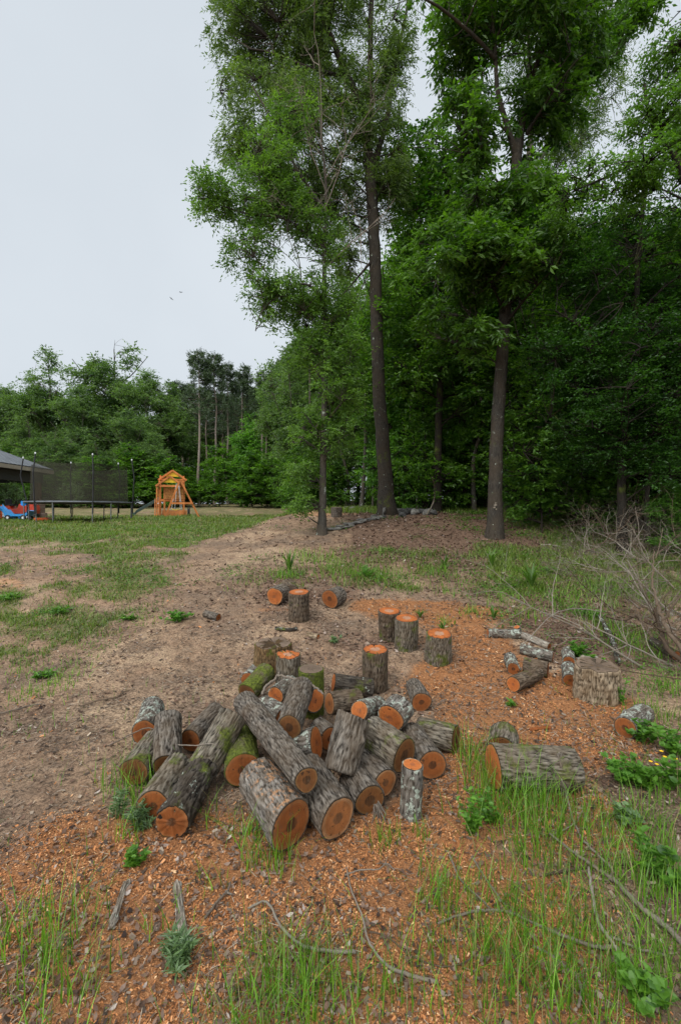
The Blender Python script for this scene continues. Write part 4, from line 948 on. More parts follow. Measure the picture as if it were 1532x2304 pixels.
# trampoline
tc = onG(183, 20.5); T = empty('trampoline', tc); tag(T, 'round trampoline with black safety net between house and playset', 'trampoline')
rT, hT = 2.12, .82
def TP(a, r, z):
    x, y = math.cos(a) * r, math.sin(a) * r; return (x, y, z)
def arc(r, z, n=49): a = np.linspace(0, 2 * math.pi, n); return np.stack([np.cos(a) * r, np.sin(a) * r, np.full(n, z)], 1)
mb = MB(); P = arc(rT, hT); 
for i in range(48): tubes(mb, P[i:i + 2], [.028, .028], 6)
mb.build('frame_ring', M['steel'], T)
mb = MB(); a = np.linspace(0, 2 * math.pi, 49)[:-1]
Vr = np.concatenate([np.stack([np.cos(a) * r, np.sin(a) * r, np.full(48, z)], 1) for r, z in ((rT + .05, hT + .01), (rT + .03, hT + .05), (rT - .28, hT + .045), (rT - .28, hT + .0))])
i = np.arange(48); j = (i + 1) % 48
mb.add(Vr, np.concatenate([np.stack([k * 48 + i, k * 48 + j, ((k + 1) % 4) * 48 + j, ((k + 1) % 4) * 48 + i], 1) for k in range(4)])); mb.build('edge_pad', M['pad'], T)
mb = MB(); k0 = np.stack([np.cos(a) * (rT - .2), np.sin(a) * (rT - .2), np.full(48, hT - .01)], 1); k1 = k0 - np.array([0, 0, .02])
mb.add(np.concatenate([k0, k1]), np.stack([i, j, 48 + j, 48 + i], 1)); mb.F.append(np.array([np.arange(48)])); mb.M.append(np.array([0])); mb.F.append(np.array([np.arange(48)[::-1] + 48])); mb.M.append(np.array([0])); mb.build('jumping_mat', M['rubber'], T)
ph = [-2.95 + k * 2 * math.pi / 6 for k in range(6)]
for k, p in enumerate(ph):
    lean = 1.09 if k == 0 else 1.0
    mb = MB(); top = hT + 1.95
    tubes(mb, np.array([TP(p, rT + .05, .35), TP(p, rT + .06, hT), TP(p, (rT + .12) * lean, hT + 1.2), TP(p, (rT + .02) * lean, top)]), [.026] * 4, 7); po = mb.build('net_pole', M['dark_steel'], T)
    mb = MB(); q = np.array(TP(p, (rT + .02) * lean, top)); tubes(mb, np.array([q, q + [0, 0, .05], q + [0, 0, .08]]), [.026, .032, .015], 8, cap=True); mb.build('pole_cap', M['white_cap'], T)
for k in range(6):
    p = ph[k]; p2 = p + .36
    for q in (p, p2):
        mb = MB(); b_ = TP(q, rT, 0); zz = float(tz(tc[0] + b_[0], tc[1] + b_[1])) - tc[2]; tubes(mb, np.array([TP(q, rT - .02, zz), TP(q, rT, hT)]), [.024, .024], 7); mb.build('leg', M['steel'], T)
n_ = 72; aa = np.linspace(0, 2 * math.pi, n_ + 1)[:-1]; rows = []
for z in np.linspace(hT, hT + 1.62, 7):
    t = (z - hT) / 1.62; sagw = .05 * np.abs(np.sin((aa - ph[0]) * 3)); rr = rT - .2 - sagw * t * 1.2; rows.append(np.stack([np.cos(aa) * rr, np.sin(aa) * rr, z + 0 * aa - .10 * t * np.abs(np.sin((aa - ph[0]) * 3)) + (.08 * t)], 1))
ii = np.arange(6)[:, None] * n_; jj = np.arange(n_)[None]; mb = MB(); mb.add(np.concatenate(rows), np.stack([ii + jj, ii + (jj + 1) % n_, ii + n_ + (jj + 1) % n_, ii + n_ + jj], -1).reshape(-1, 4)); mb.build('safety_net', M['net'], T, smooth=True)
tp = MB(); q = np.array(TP(ph[0] + .15, rT + .04, hT)); tp.add([q + [-.15, 0, .07], q + [.25, -.12, .07], q + [.22, -.16, -.08], q + [.05, -.1, -.17], q + [-.15, -.02, -.1]], np.zeros((0, 4))); tp.F.append(np.array([[0, 1, 2, 3, 4]])); tp.M.append(np.array([0]))
o = tp.build('tarp', M['tarp']); o.location = tc; md = o.modifiers.new('t', 'SOLIDIFY'); md.thickness = .01; tag(o, 'small blue cloth hanging over the left rim of the trampoline', 'cloth')

# wooden playset
pc = onG(387, 30.0); S = empty('playset', pc, .34); tag(S, 'orange wooden playset with twin gabled roofs, green slide and swings', 'playset')
def wood(name, bars, mat='cedar', par=S):
    m = MB()
    for a, b, w, h in bars: m.bar(a, b, w, h)
    return m.build(name, M[mat], par)
for (x, y, h) in ((-.75, 0, 2.35), (.75, 0, 2.35), (-.75, 1.5, 2.8), (.75, 1.5, 2.8), (-.45, 0, 2.1)): wood('post', [((x, y, -.05), (x, y, h), .11, .11)])
wood('deck', [((-.8, .0, 1.05), (.8, .0, 1.05), .12, .1), ((-.8, 1.5, 1.05), (.8, 1.5, 1.05), .12, .1), ((-.75, .75, 1.12), (.75, .75, 1.12), 1.55, .05)])
wood('wall_siding', [((-.5, -.075, 1.2 + .1 * k), (.72, -.075, 1.2 + .1 * k), .03, .085) for k in range(7)], 'cedar_lt')
wood('wall_siding', [((.82, .08, 1.2 + .1 * k), (.82, 1.42, 1.2 + .1 * k), .03, .085) for k in range(7)], 'cedar_lt')
wood('lower_panel', [((-.6, .0, .06 + .1 * k), (.95, .0, .06 + .1 * k), .05, .09) for k in range(4)])
wood('window_frame', [((-.5, -.09, 1.95), (.72, -.09, 1.95), .05, .09), ((-.5, -.09, 2.3), (.8, -.09, 2.3), .05, .1)])
wood('ladder', [((-.78, -.35 + .0, 0), (-.78, -.02, 1.15), .05, .08), ((-1.02, -.35, 0), (-1.02, -.02, 1.15), .05, .08)] + [((-1.02, -.33 + .07 * k, .15 + .2 * k), (-.78, -.33 + .07 * k, .15 + .2 * k), .04, .05) for k in range(5)])
def gable(y0, y1, cx, hw, ze, zp, nm='roof'):
    m = MB()
    for sgn in (-1, 1):
        a = np.array([cx, 0, zp]); b = np.array([cx + sgn * hw, 0, ze]); n = 7
        for k in range(n):
            p = a + (b - a) * (k + .5) / n; d = (b - a) / n
            L = np.linalg.norm(d); ang = math.atan2(d[2], d[0])
            R_ = np.array([[math.cos(ang), 0, -math.sin(ang)], [0, 1, 0], [math.sin(ang), 0, math.cos(ang)]])
            m.box((p[0], (y0 + y1) / 2, p[2] + .012 * (k % 2)), (L * .98, y1 - y0, .03), mtx=R_)
    r = m.build(nm, M['cedar_lt'], S)
    wood('rafter', [((cx - hw - .04, y0 - .03, ze - .04), (cx, y0 - .03, zp - .02), .04, .11), ((cx + .001, y0 - .03, zp - .022), (cx + hw + .04, y0 - .03, ze - .04), .042, .11)])
    wood('tie_beam', [((cx - hw, y0 + .02, ze), (cx + hw, y0 + .02, ze), .04, .1)])
    m = MB(); w2 = hw * .5; prism(m, [(-w2, ze + (zp - ze) * .32), (w2, ze + (zp - ze) * .32), (w2 * .35, zp - .12), (0, zp - .04), (-w2 * .35, zp - .12)], .03, lambda a, b, t: (cx + a, y0 + .06 + t, b)); m.build('sunburst_panel', M['toy_yellow'], S)
gable(.25, 1.9, 0.05, .85, 2.45, 3.08); gable(-.75, .2, -.1, .82, 1.98, 2.62)
wood('porch_roof_post', [((-.88, -.7, .0), (-.88, -.7, 2.0), .09, .09), ((-.72, -.72, 1.95), (.68, -.72, 1.95), .07, .1)])
wood('swing_beam', [((.52, -3.0, 2.1), (.52, -.06, 2.1), .09, .16)])
wood('swing_leg', [((.56, -3.0, 2.15), (1.62, -3.05, -.08), .08, .1)]); wood('swing_leg', [((.48, -3.0, 2.15), (-.35, -3.05, -.08), .08, .1)]); wood('crossbar', [((.0, -3.1, .82), (1.25, -3.1, .82), .05, .12)])
for (y, nm, w) in ((-2.5, 'swing_seat', .5), (-1.75, 'swing_seat', .42), (-1.0, 'swing_seat', .42)):
    m = MB(); xo = .38 if y < -2 else .5
    for s_ in (-1, 1): tubes(m, np.array([(xo + s_ * .05 - (.1 if y > -2 else .02), y, 2.05), (xo - .1 + s_ * w / 2, y - .02, .5)]), [.014, .014], 5)
    m.build('swing_rope', M['rope'], S)
    m = MB(); xs = np.linspace(-w / 2, w / 2, 7)
    for k in range(6): m.bar((xo - .1 + xs[k], y, .5 - .08 * (1 - (2 * xs[k] / w) ** 2)), (xo - .1 + xs[k + 1], y, .5 - .08 * (1 - (2 * xs[k + 1] / w) ** 2)), .16, .03)
    m.build(nm, M['toy_yellow' if y < -2 else 'slide_green'], S)
m = MB(); an = np.linspace(0, 2 * math.pi, 17); P = np.stack([1.05 + .0 * an, -.3 + .26 * np.cos(an), .30 + .26 * np.sin(an)], 1)
for k in range(16): tubes(m, P[k:k + 2], [.08, .08], 6)
m.build('tyre', M['rubber'], S)
m = MB(); t = np.linspace(0, 1, 14); cx_ = -.85 - 1.55 * t; cz_ = 1.12 - .98 * (t ** .95) - .02; cz_[-2:] = .09; cz_ = np.maximum(cz_, .08); cy_ = .7 - .0 * t
prof = [(-.26, .16), (-.24, .17), (-.2, .02), (.2, .02), (.24, .17), (.26, .16), (.21, -.03), (-.21, -.03)]
V = np.array([[cx_[k], cy_[k] + a_, cz_[k] + b_] for k in range(14) for a_, b_ in prof]); kk_ = np.arange(13)[:, None] * 8; jj = np.arange(8)[None]
m.add(V, np.stack([kk_ + jj, kk_ + (jj + 1) % 8, kk_ + 8 + (jj + 1) % 8, kk_ + 8 + jj], -1).reshape(-1, 4)); m.build('slide', M['slide_green'], S, smooth=False)

# toys and tractor left of the trampoline
b = onG(20, 21.0); TS = empty('toy_slide', b); TS.scale = (.72,) * 3; tag(TS, 'bright blue plastic toddler slide on the grass at the left edge', 'toy slide')
m = MB(); t = np.linspace(0, 1, 12); cx_ = -.55 + 1.15 * t; cz_ = .95 - .9 * t ** .8; V = np.array([[cx_[k], a_, max(.04, cz_[k]) + b_] for k in range(12) for a_, b_ in prof]); kk_ = np.arange(11)[:, None] * 8
m.add(V, np.stack([kk_ + jj, kk_ + (jj + 1) % 8, kk_ + 8 + (jj + 1) % 8, kk_ + 8 + jj], -1).reshape(-1, 4)); m.build('chute', M['toy_blue'], TS)
m = MB(); m.bar((-.6, -.2, 0), (-.6, -.2, 1.05), .07, .07); m.bar((-.6, .2, 0), (-.6, .2, 1.05), .07, .07); [m.bar((-.75, -.2, .2 + .25 * k), (-.75, .2, .2 + .25 * k), .07, .05) for k in range(3)]; m.build('ladder', M['toy_orange'], TS)
b = onG(46, 22.5); TT = empty('garden_tractor', b); TT.scale = (.85,) * 3; tag(TT, 'red ride on garden tractor parked behind the blue toys under the porch edge', 'tractor')
def wheel(par, c, r, w, nm='wheel'):
    m = MB(); a = np.linspace(0, 2 * math.pi, 17)[:-1]
    pr = [(-w / 2, r * .55), (-w / 2, r * .9), (-w * .35, r), (w * .35, r), (w / 2, r * .9), (w / 2, r * .55)]
    V = np.array([[c[0] + math.cos(q) * rr, c[1] + yy, c[2] + math.sin(q) * rr] for yy, rr in pr for q in a]); i_ = np.arange(5)[:, None] * 16; j_ = np.arange(16)[None]
    m.add(V, np.stack([i_ + j_, i_ + (j_ + 1) % 16, i_ + 16 + (j_ + 1) % 16, i_ + 16 + j_], -1).reshape(-1, 4)); wo = m.build(nm, M['rubber'], par)
    m = MB(); V = np.array([[c[0] + math.cos(q) * r * .56, c[1] + yy, c[2] + math.sin(q) * r * .56] for yy in (-w * .3, w * .3) for q in a]); m.add(V, np.stack([np.arange(16), (np.arange(16) + 1) % 16, 16 + (np.arange(16) + 1) % 16, 16 + np.arange(16)], 1))
    m.F.append(np.array([np.arange(16)])); m.M.append(np.array([0])); m.F.append(np.array([16 + np.arange(16)[::-1]])); m.M.append(np.array([0])); m.build('rim', M['white_cap'], wo)
m = MB(); prism(m, [(-.9, .35), (.95, .35), (1.0, .55), (.95, .85), (.15, .92), (.0, .6), (-.3, .55), (-.45, .8), (-.95, .78)], .55, lambda a_, b_, t_: (a_, t_ - .275, b_)); m.build('body', M['toy_red'], TT)
m = MB(); m.box((-.45, 0, .86), (.42, .45, .1)); m.box((-.68, 0, 1.02), (.08, .45, .35)); m.build('seat', M['rubber'], TT)
m = MB(); tubes(m, np.array([(.1, 0, .85), (-.08, 0, 1.1)]), [.02, .02], 6); P = arc(.17, 0, 13); P = np.stack([P[:, 0] * .5 - .08, P[:, 1], 1.1 + P[:, 0] * .5], 1); [tubes(m, P[k:k + 2], [.018, .018], 5) for k in range(12)]; m.build('steering_wheel', M['rubber'], TT)
for x, y, r in ((-.6, -.38, .32), (-.6, .38, .32), (.65, -.34, .22), (.65, .34, .22)): wheel(TT, (x, y, r), r, .2)
b = onG(44, 20.8); TW = empty('toy_wagon', b); tag(TW, 'teal blue plastic toy wagon beside the blue slide', 'toy wagon')
m = MB(); prism(m, [(-.5, .18), (.45, .18), (.62, .42), (.55, .45), (.4, .28), (-.4, .28), (-.55, .48), (-.62, .45)], .45, lambda a_, b_, t_: (a_, t_ - .22, b_)); m.build('tub', M['toy_blue'], TW)
for x, y in ((-.35, -.24), (-.35, .24), (.35, -.24), (.35, .24)): wheel(TW, (x, y, .12), .12, .08)
b = onG(78, 23.2); m = MB(); rr_ = random.Random(4)
for k in range(9):
    for q in range(5 - k // 4): m.box((-.5 + .25 * q + rr_.uniform(-.03, .03), rr_.uniform(-.05, .05), .045 + .082 * k), (.21, .22, .075), rot=rr_.uniform(-.1, .1))
o = m.build('brick_stack', M['brick']); o.location = b; tag(o, 'loose stack of red bricks under the left rim of the trampoline', 'bricks')
b = onG(98, 20.6); m = MB(); prism(m, [(-.28, 0), (.28, 0), (.34, .12), (.2, .2), (-.1, .16), (-.32, .18)], .35, lambda a_, b_, t_: (a_, t_ - .17, b_)); o = m.build('toy', M['toy_orange']); o.location = b; tag(o, 'small orange red plastic toy lying under the trampoline', 'toy')
# young fruit trees
for k, (u, D, vt, lab) in enumerate(((22, 23.5, 1092, 'pale green young fruit tree by the porch at the left edge'), (163, 25, 1088, 'pale young fruit tree seen through the trampoline net'))):
    b = onG(u, D); top = A_(u, vt, D); h = top[2] - b[2]
    limbs = [([b, b + [.05, 0, h * .4], b + [0, 0, h * .75]], .03, .015)] + [([b + [0, 0, h * .3], b + [sx * .35, 0, h * .6], b + [sx * .55, sy, h * .95]], .018, .006) for sx, sy in ((-1, .2), (1, -.2), (.4, .4))]
    bl = [(b + [0, 0, h * .68], (.75 - .2 * k, .7 - .2 * k, h * .33), 1.0)]
    tree('fruit_tree', lab, 'tree', b, limbs, bl, leafmat='leaf_sage', barkmat='trunk_grey', seed=50 + k, n_mid=14, n_spray=(130, 60)[k], gap=.3, sides=6, twig=.006, leaf=dict(per=20, size=.32, flat=1, L=.10, W=.05, droop=0, tint=.7, up=.3))
# birds
for (u, v, D, rz, roll, lab) in ((386, 672, 42, .5, .6, 'dark bird gliding with tilted wings, the lower of two in the sky'), (407, 657.5, 46, -.2, .1, 'dark bird flying level, the upper of two in the sky')):
    B = empty('bird', A_(u, v, D)); tag(B, lab, 'bird', 'birds in the sky'); B.rotation_euler = (0.1, roll, rz)
    m = MB(); t = np.linspace(0, 1, 9); tubes(m, np.stack([0 * t, .14 - .3 * t, .01 * np.sin(t * 6)], 1), [.004, .022, .028, .036, .036, .03, .02, .026, .03], 8)
    bo = m.build('body', M['feather'], B, smooth=True)
    for sg in (-1, 1):
        m = MB(); prism(m, [(0, .06), (.10, .09), (.22, .03), (.17, -.03), (.06, -.06), (0, -.05)], .006, lambda a_, b_, t_: (sg * a_, b_, a_ * .12 + t_)); m.build('wing', M['feather'], B)
# stones
def rock(c, s, seed, mat='stone', name='rock', label=None, cat='rock', group=None, flat=.6):
    rs = np.random.default_rng(seed); nt, nz = 12, 7; th = np.arange(nt) * 2 * math.pi / nt; ph_ = np.linspace(0, math.pi, nz)
    TH, PH = np.meshgrid(th, ph_); p = np.stack([np.sin(PH) * np.cos(TH), np.sin(PH) * np.sin(TH), np.cos(PH)], -1)
    p = np.sign(p) * np.abs(p) ** .7; n3_ = noise3(p[..., 0] * 1.6 + seed, p[..., 1] * 1.6 + 3, p[..., 2] * 1.6 + 5); p = p * (.7 + .6 * n3_)[..., None] * np.array(s) * .5
    m = MB(); i_ = np.arange(nz - 1)[:, None] * nt; j_ = np.arange(nt)[None]; m.add(p.reshape(-1, 3), np.stack([i_ + j_, i_ + nt + j_, i_ + nt + (j_ + 1) % nt, i_ + (j_ + 1) % nt], -1).reshape(-1, 4))
    o = m.build(name, M[mat]); o.location = c; o.rotation_euler = (rs.uniform(-.12, .12), rs.uniform(-.12, .12), rs.uniform(0, 6.28)); tag(o, label, cat, group); return o
rs_ = np.random.default_rng(8)
row = [(742, 1193), (756, 1192), (769, 1190), (780, 1188), (790, 1184), (797, 1180), (806, 1178), (816, 1175), (826, 1172), (835, 1170), (845, 1168), (853, 1166), (862, 1165), (764, 1187), (785, 1181), (811, 1172), (840, 1163)]
for k, (u, v) in enumerate(row):
    p = G(u, v); p[2] += .03; rock(p, (rs_.uniform(.2, .34), rs_.uniform(.14, .22), rs_.uniform(.05, .09)), 400 + k, name='edging_stone', label='flat grey stone in the low stone row below the tall oak', cat='stone', group='flat stones edging the bank')
rock(G(864, 1160) + [0, 0, .12], (.10, .38, .25), 430, label='pale slab leaning at the right end of the stone row by the oak', cat='stone', name='edging_stone')
for k, (u, v, s) in enumerate(((897, 1150, .25), (908, 1153, .3), (920, 1150, .28), (932, 1152, .3), (915, 1141, .26), (926, 1138, .3), (940, 1145, .26), (905, 1158, .22), (950, 1150, .24), (962, 1152, .3), (975, 1153, .22), (899, 1140, .28), (935, 1135, .2))):
    p = G(u, v + 6); p[2] = CZ - (v - CY) / F_ * p[1]; rock(p, (s, s * .8, s * .7), 440 + k, mat='stone_dark' if k % 3 else 'stone', label='dark stone in the heap just right of the tall oak', cat='stone', group='stones heaped beside the oak')
for k, (u, v, s, lab) in enumerate(((792, 1146, .26, 'brown rock on the bank, right one of two behind the stone row'), (778, 1143, .22, 'pale rock on the bank, left one of two behind the stone row'))):
    rock(G(u, v + 3) + [0, 0, .05], (s * 1.2, s, s * .8), 470 + k, label=lab)
_ls[0] = 90
upright('cut grey tree stump low on the bank behind the stone row', 757, 1165, .3, .17, bark='bark_grey', f0='face_old', name='stump', cat='stump', group='old stumps', rough=1.3)

# ---------------------------------------------------------------- ground cover
rg = np.random.default_rng(21)
def scatter(n, y0, y1, maskf, lat=.82, pad=.6, pw=1.0):
    y = y0 * (y1 / y0) ** (rg.uniform(0, 1, n) ** pw); x = rg.uniform(-1, 1, n) * (y * lat + pad)
    k = rg.uniform(0, 1, n) < maskf(x, y); return x[k], y[k]
def gz(x, y):
    near = 1 - sstep(8, 20, np.hypot(x, y)); return tz(x, y) + near * ((fbm(x, y, 18, 3, 5) - .5) * .022 + (fbm(x, y, 60, 2, 6) - .5) * .010 + zones(x, y)[0] * (fbm(x, y, 7, 3, 8) - .4) * .03)
def flakes(mb, x, y, L, W, tint, lift=.003, tilt=.35, curl=0.0):
    n = len(x); a = rg.uniform(0, 2 * math.pi, n); d = np.stack([np.cos(a), np.sin(a), rg.normal(0, tilt, n)], 1); nv = np.stack([rg.normal(0, tilt, n), rg.normal(0, tilt, n), np.ones(n)], 1)
    d = nrm(d); s = nrm(np.cross(d, nv)); nn = np.cross(s, d); p = np.stack([x, y, gz(x, y) + lift + np.abs(d[:, 2]) * L * .5], 1)
    L = L[:, None]; W = W[:, None]
    if curl:
        V = np.stack([p - d * L / 2 + nn * L * curl, p - s * W / 2 - d * L * .1, p + s * W / 2 - d * L * .1, p - s * W * .42 + d * L * .2, p + s * W * .42 + d * L * .2, p + d * L / 2 + nn * L * curl * 1.2], 1).reshape(-1, 3)
        k = np.arange(n) * 6; n0 = mb.n
        mb.add(V, np.stack([k + 1, k + 2, k + 4, k + 3], 1), np.repeat(tint, 6))
        for q in ((0, 2, 1), (3, 4, 5)): mb.F.append(np.stack([k + n0 + i for i in q], 1)); mb.M.append(np.zeros(n, int))
    else:
        V = np.stack([p - d * L / 2 - s * W / 2, p - d * L / 2 + s * W / 2, p + d * L / 2 + s * W * .4, p + d * L / 2 - s * W * .4], 1).reshape(-1, 3); k = np.arange(n) * 4
        mb.add(V, np.stack([k, k + 1, k + 2, k + 3], 1), np.repeat(tint, 4))
# sawdust chips
x, y = scatter(700000, 1.15, 7.5, lambda x, y: np.clip(zones(x, y)[0] ** .8, .03, 1) * (.15 + .85 * sstep(.38, .60, fbm(x, y, 4, 4, 31))))
mb = MB(); n = len(x); sz = (.0036 + .001 * y) * np.exp(rg.normal(0, .45, n))
flakes(mb, x, y, sz, sz * rg.uniform(.3, .6, n), np.clip(rg.normal(.5, .25, n), 0, 1), tilt=.4)
tag(mb.build('sawdust', M['chip']), 'orange sawdust and chainsaw chips strewn round the log pile', 'sawdust', kind='stuff')
# dead leaves
def lm(x, y):
    s, g_, l, c = zones(x, y); cl_ = sstep(.42, .62, fbm(x, y, 2.6, 3, 33)); return np.clip(.85 * l * (1 - .55 * s) + .05 + .26 * cl_ * (1 - c) * (1 - .5 * s) + .25 * blobs(x, y, [(-.4, 1.9, .5, .4, 1), (-1.4, 1.5, .4, .5, 1)]), 0, 1) * np.where(x < -2.6, .35, 1)
x, y = scatter(85000, 1.15, 17, lm)
mb = MB(); n = len(x); sz = (.013 + .0042 * y) * rg.uniform(.6, 1.7, n)
flakes(mb, x, y, sz, sz * rg.uniform(.35, .65, n), np.clip(rg.normal(.5, .24, n), 0, 1), lift=.005, tilt=.3, curl=.13)
tag(mb.build('leaf_litter', M['litter']), 'brown and purplish dead leaves scattered over the ground', 'leaf litter', kind='stuff')
# twigs, bark crumbs and straw
x, y = scatter(60000, 1.15, 13, lambda x, y: np.clip(.18 + .75 * sstep(.4, .65, fbm(x, y, 1.9, 3, 35)), 0, 1) * np.where(x < -2.8, .4, 1))
mb = MB(); n = len(x); sz = (.02 + .006 * y) * rg.uniform(.4, 1.8, n)
flakes(mb, x, y, sz, .0015 + .0009 * y + 0 * sz, np.clip(rg.normal(.45, .28, n), 0, 1), lift=.004, tilt=.12)
x, y = scatter(9000, 1.15, 9, lambda x, y: .9 + 0 * x)
n = len(x); sz = (.012 + .003 * y) * rg.uniform(.4, 1.5, n); flakes(mb, x, y, sz, sz * .6, np.clip(rg.normal(.3, .25, n), 0, 1), lift=.006, tilt=.4)
tag(mb.build('debris', M['debris']), 'small twigs, straw and bark crumbs littering the dirt', 'debris', kind='stuff')

def blades(mb, x, y, H, W, lean, tint, seg=3, z=None):
    n = len(x); a = rg.uniform(0, 2 * math.pi, n); w = np.stack([np.cos(a), np.sin(a), 0 * a], 1); l = np.stack([np.cos(a + 1.57 + rg.normal(0, .5, n)), np.sin(a + 1.57), 0 * a], 1) * (H * lean)[:, None]
    b = np.stack([x, y, (gz(x, y) if z is None else z) - .006], 1); k = seg + 1; t = np.linspace(0, 1, k); Vs = []
    for q in t:
        c = b + l * q ** 2 + np.stack([0 * x, 0 * x, H * (q - .18 * lean * q * q)], 1); ww = (W * (1 - q * .92) * .5)[:, None] * w
        Vs += [c - ww, c + ww]
    V = np.stack(Vs, 1).reshape(-1, 3); i = np.arange(n) * 2 * k
    F = np.concatenate([np.stack([i + 2 * q, i + 2 * q + 1, i + 2 * q + 3, i + 2 * q + 2], 1) for q in range(seg)])
    mb.add(V, F, np.repeat(tint, 2 * k))
# turf
def gmask(x, y): return np.clip(zones(x, y)[1] * (.35 + .9 * sstep(.38, .62, fbm(x, y, 3.2, 3, 41))), 0, 1)
x, y = scatter(300000, 4.2, 30, gmask, lat=.85)
mb = MB(); n = len(x); h = (.025 + .0042 * y) * rg.uniform(.5, 1.6, n) * (.6 + .8 * fbm(x, y, 2.2, 2, 43)) ; h = np.where((x > -1.5) & (y > 6), h * 1.5, h)
blades(mb, x, y, h, .0035 + .0016 * y, rg.uniform(.2, 1.3, n), np.clip(.22 + .6 * fbm(x, y, 1.1, 3, 44) + rg.normal(0, .24, n), 0, 1), seg=2)
tag(mb.build('turf', M['turf']), 'patchy short green turf over the sloping yard', 'grass', kind='stuff')
# low broadleaf ground cover, clumped
cx_, cy_ = scatter(5200, 4.0, 16, lambda x, y: np.clip(gmask(x, y) * .75 + .7 * blobs(x, y, [(3.2, 6.2, 1.0, 1.2, .8), (.2, 7.6, 1.6, .8, .8), (3.3, 4.6, .6, .7, .6), (2.0, 12.0, 3.0, 2.5, .55), (5.5, 10.5, 2.0, 2.0, .9), (4.5, 14, 2.5, 2, 1.0)]) , 0, 1) * sstep(.45, .6, fbm(x, y, 1.3, 3, 47)))
m_ = len(cx_); mb = MB(); per = 34; r_ = (.04 + .010 * cy_)[:, None]; ox = rg.normal(0, 1, (m_, per)) * r_; oy = rg.normal(0, 1, (m_, per)) * r_
px_, py_ = (cx_[:, None] + ox).ravel(), (cy_[:, None] + oy).ravel(); n = len(px_)
pos = np.stack([px_, py_, gz(px_, py_) + rg.uniform(.005, .05, n)], 1); d = np.stack([ox.ravel(), oy.ravel(), 0 * px_], 1) / .1 + rg.normal(0, .5, (n, 3)) + [0, 0, .3]; nv = rg.normal(0, .35, (n, 3)) + [0, 0, 1]
L = (.016 + .0028 * py_) * rg.uniform(.6, 1.4, n); add_leaves(mb, pos, d, nv, L, L * .45, np.clip(np.repeat(rg.uniform(.1, .75, m_), per) + rg.normal(0, .15, n), 0, 1))
tag(mb.build('ground_cover', M['leaf_weed']), 'low leafy weeds creeping over the bare slope', 'ground cover', kind='stuff')
# tall thin grass in the foreground: (u, v, spread, number, height)
TG = [(1110, 1800, .10, 60, .26), (1150, 1815, .12, 80, .26), (1200, 1840, .13, 90, .24), (1255, 1830, .10, 50, .2), (1085, 1740, .08, 35, .24), (1060, 1700, .08, 25, .2), (1030, 1700, .05, 14, .2), (1185, 1900, .12, 70, .2), (1230, 1930, .12, 60, .18),
      (560, 1890, .05, 26, .2), (585, 1950, .05, 18, .2), (620, 1955, .05, 16, .18), (635, 1930, .04, 14, .16), (275, 1770, .07, 30, .2), (300, 1790, .08, 40, .22), (330, 1830, .05, 20, .14), (285, 1890, .05, 18, .16), (360, 1690, .04, 8, .16), (600, 1780, .03, 8, .18), (480, 1850, .05, 8, .16),
      (110, 2180, .06, 30, .2), (60, 2120, .06, 18, .18), (150, 2110, .06, 22, .2), (115, 2290, .07, 40, .2), (20, 2130, .05, 16, .16), (170, 2050, .04, 8, .12), (640, 2200, .08, 60, .16), (600, 2260, .1, 70, .15), (690, 2230, .08, 50, .17), (540, 2290, .08, 60, .12), (730, 2290, .08, 40, .15), (800, 2280, .08, 20, .16),
      (870, 2270, .06, 26, .17), (1000, 2060, .05, 30, .2), (985, 1990, .04, 14, .16), (1010, 2020, .05, 18, .18), (880, 1890, .04, 24, .1), (860, 1905, .04, 14, .1), (950, 1880, .04, 12, .1), (1100, 2080, .1, 40, .14), (1150, 2110, .12, 60, .15), (1200, 2180, .12, 80, .16), (1120, 2220, .12, 70, .14),
      (1050, 2250, .12, 60, .13), (1250, 2260, .12, 80, .15), (1330, 2200, .12, 70, .15), (1400, 2270, .12, 90, .14), (1480, 2200, .1, 70, .16), (1340, 2080, .1, 40, .16), (1280, 2060, .1, 34, .16), (1430, 2120, .1, 40, .16), (1500, 2050, .1, 60, .18), (1450, 1980, .1, 50, .18), (1390, 1900, .12, 50, .16), (1500, 1900, .12, 80, .2), (1180, 2020, .1, 40, .15),
      (1230, 2100, .1, 40, .14), (1350, 1960, .12, 40, .16), (1320, 1830, .1, 30, .14), (1520, 1800, .1, 60, .18), (950, 2150, .05, 8, .14), (470, 2000, .05, 10, .12), (370, 2110, .04, 8, .1), (90, 1640, .2, 30, .06), (220, 1440, .2, 60, .07), (330, 1390, .2, 60, .07), (80, 1560, .14, 70, .10), (140, 1530, .12, 60, .08), (50, 1520, .12, 40, .08), (170, 1500, .1, 40, .07),
      (640, 1300, .15, 60, .22), (760, 1290, .25, 120, .2), (860, 1300, .25, 90, .2), (700, 1260, .3, 120, .2), (980, 1290, .2, 70, .2), (1130, 1350, .15, 60, .16), (1180, 1390, .15, 60, .16), (1060, 1380, .12, 40, .14), (1000, 1400, .08, 20, .12), (1290, 1360, .3, 160, .18), (1400, 1330, .3, 160, .2), (1380, 1430, .2, 100, .18), (1450, 1470, .15, 90, .2), (1500, 1560, .12, 60, .2), (1480, 1620, .12, 60, .18), (560, 1310, .2, 50, .12), (900, 1440, .03, 10, .1), (1010, 1330, .2, 50, .14)]
mb = MB()
for (u, v, sp, num, h) in TG:
    c = G(min(u, 1600), v); s_ = sp * (1.0 if v > 1450 else 1.0)
    num = int(num * 1.6); X = c[0] + rg.normal(0, s_, num); Y = c[1] + rg.normal(0, s_, num); 
    blades(mb, X, Y, h * rg.uniform(.45, 1.25, num), (.0036 + .0009 * c[1]) * rg.uniform(.7, 1.3, num), rg.uniform(.05, 1.0, num) ** 1.3, np.clip(rg.normal(.45, .26, num), 0, 1), seg=4)
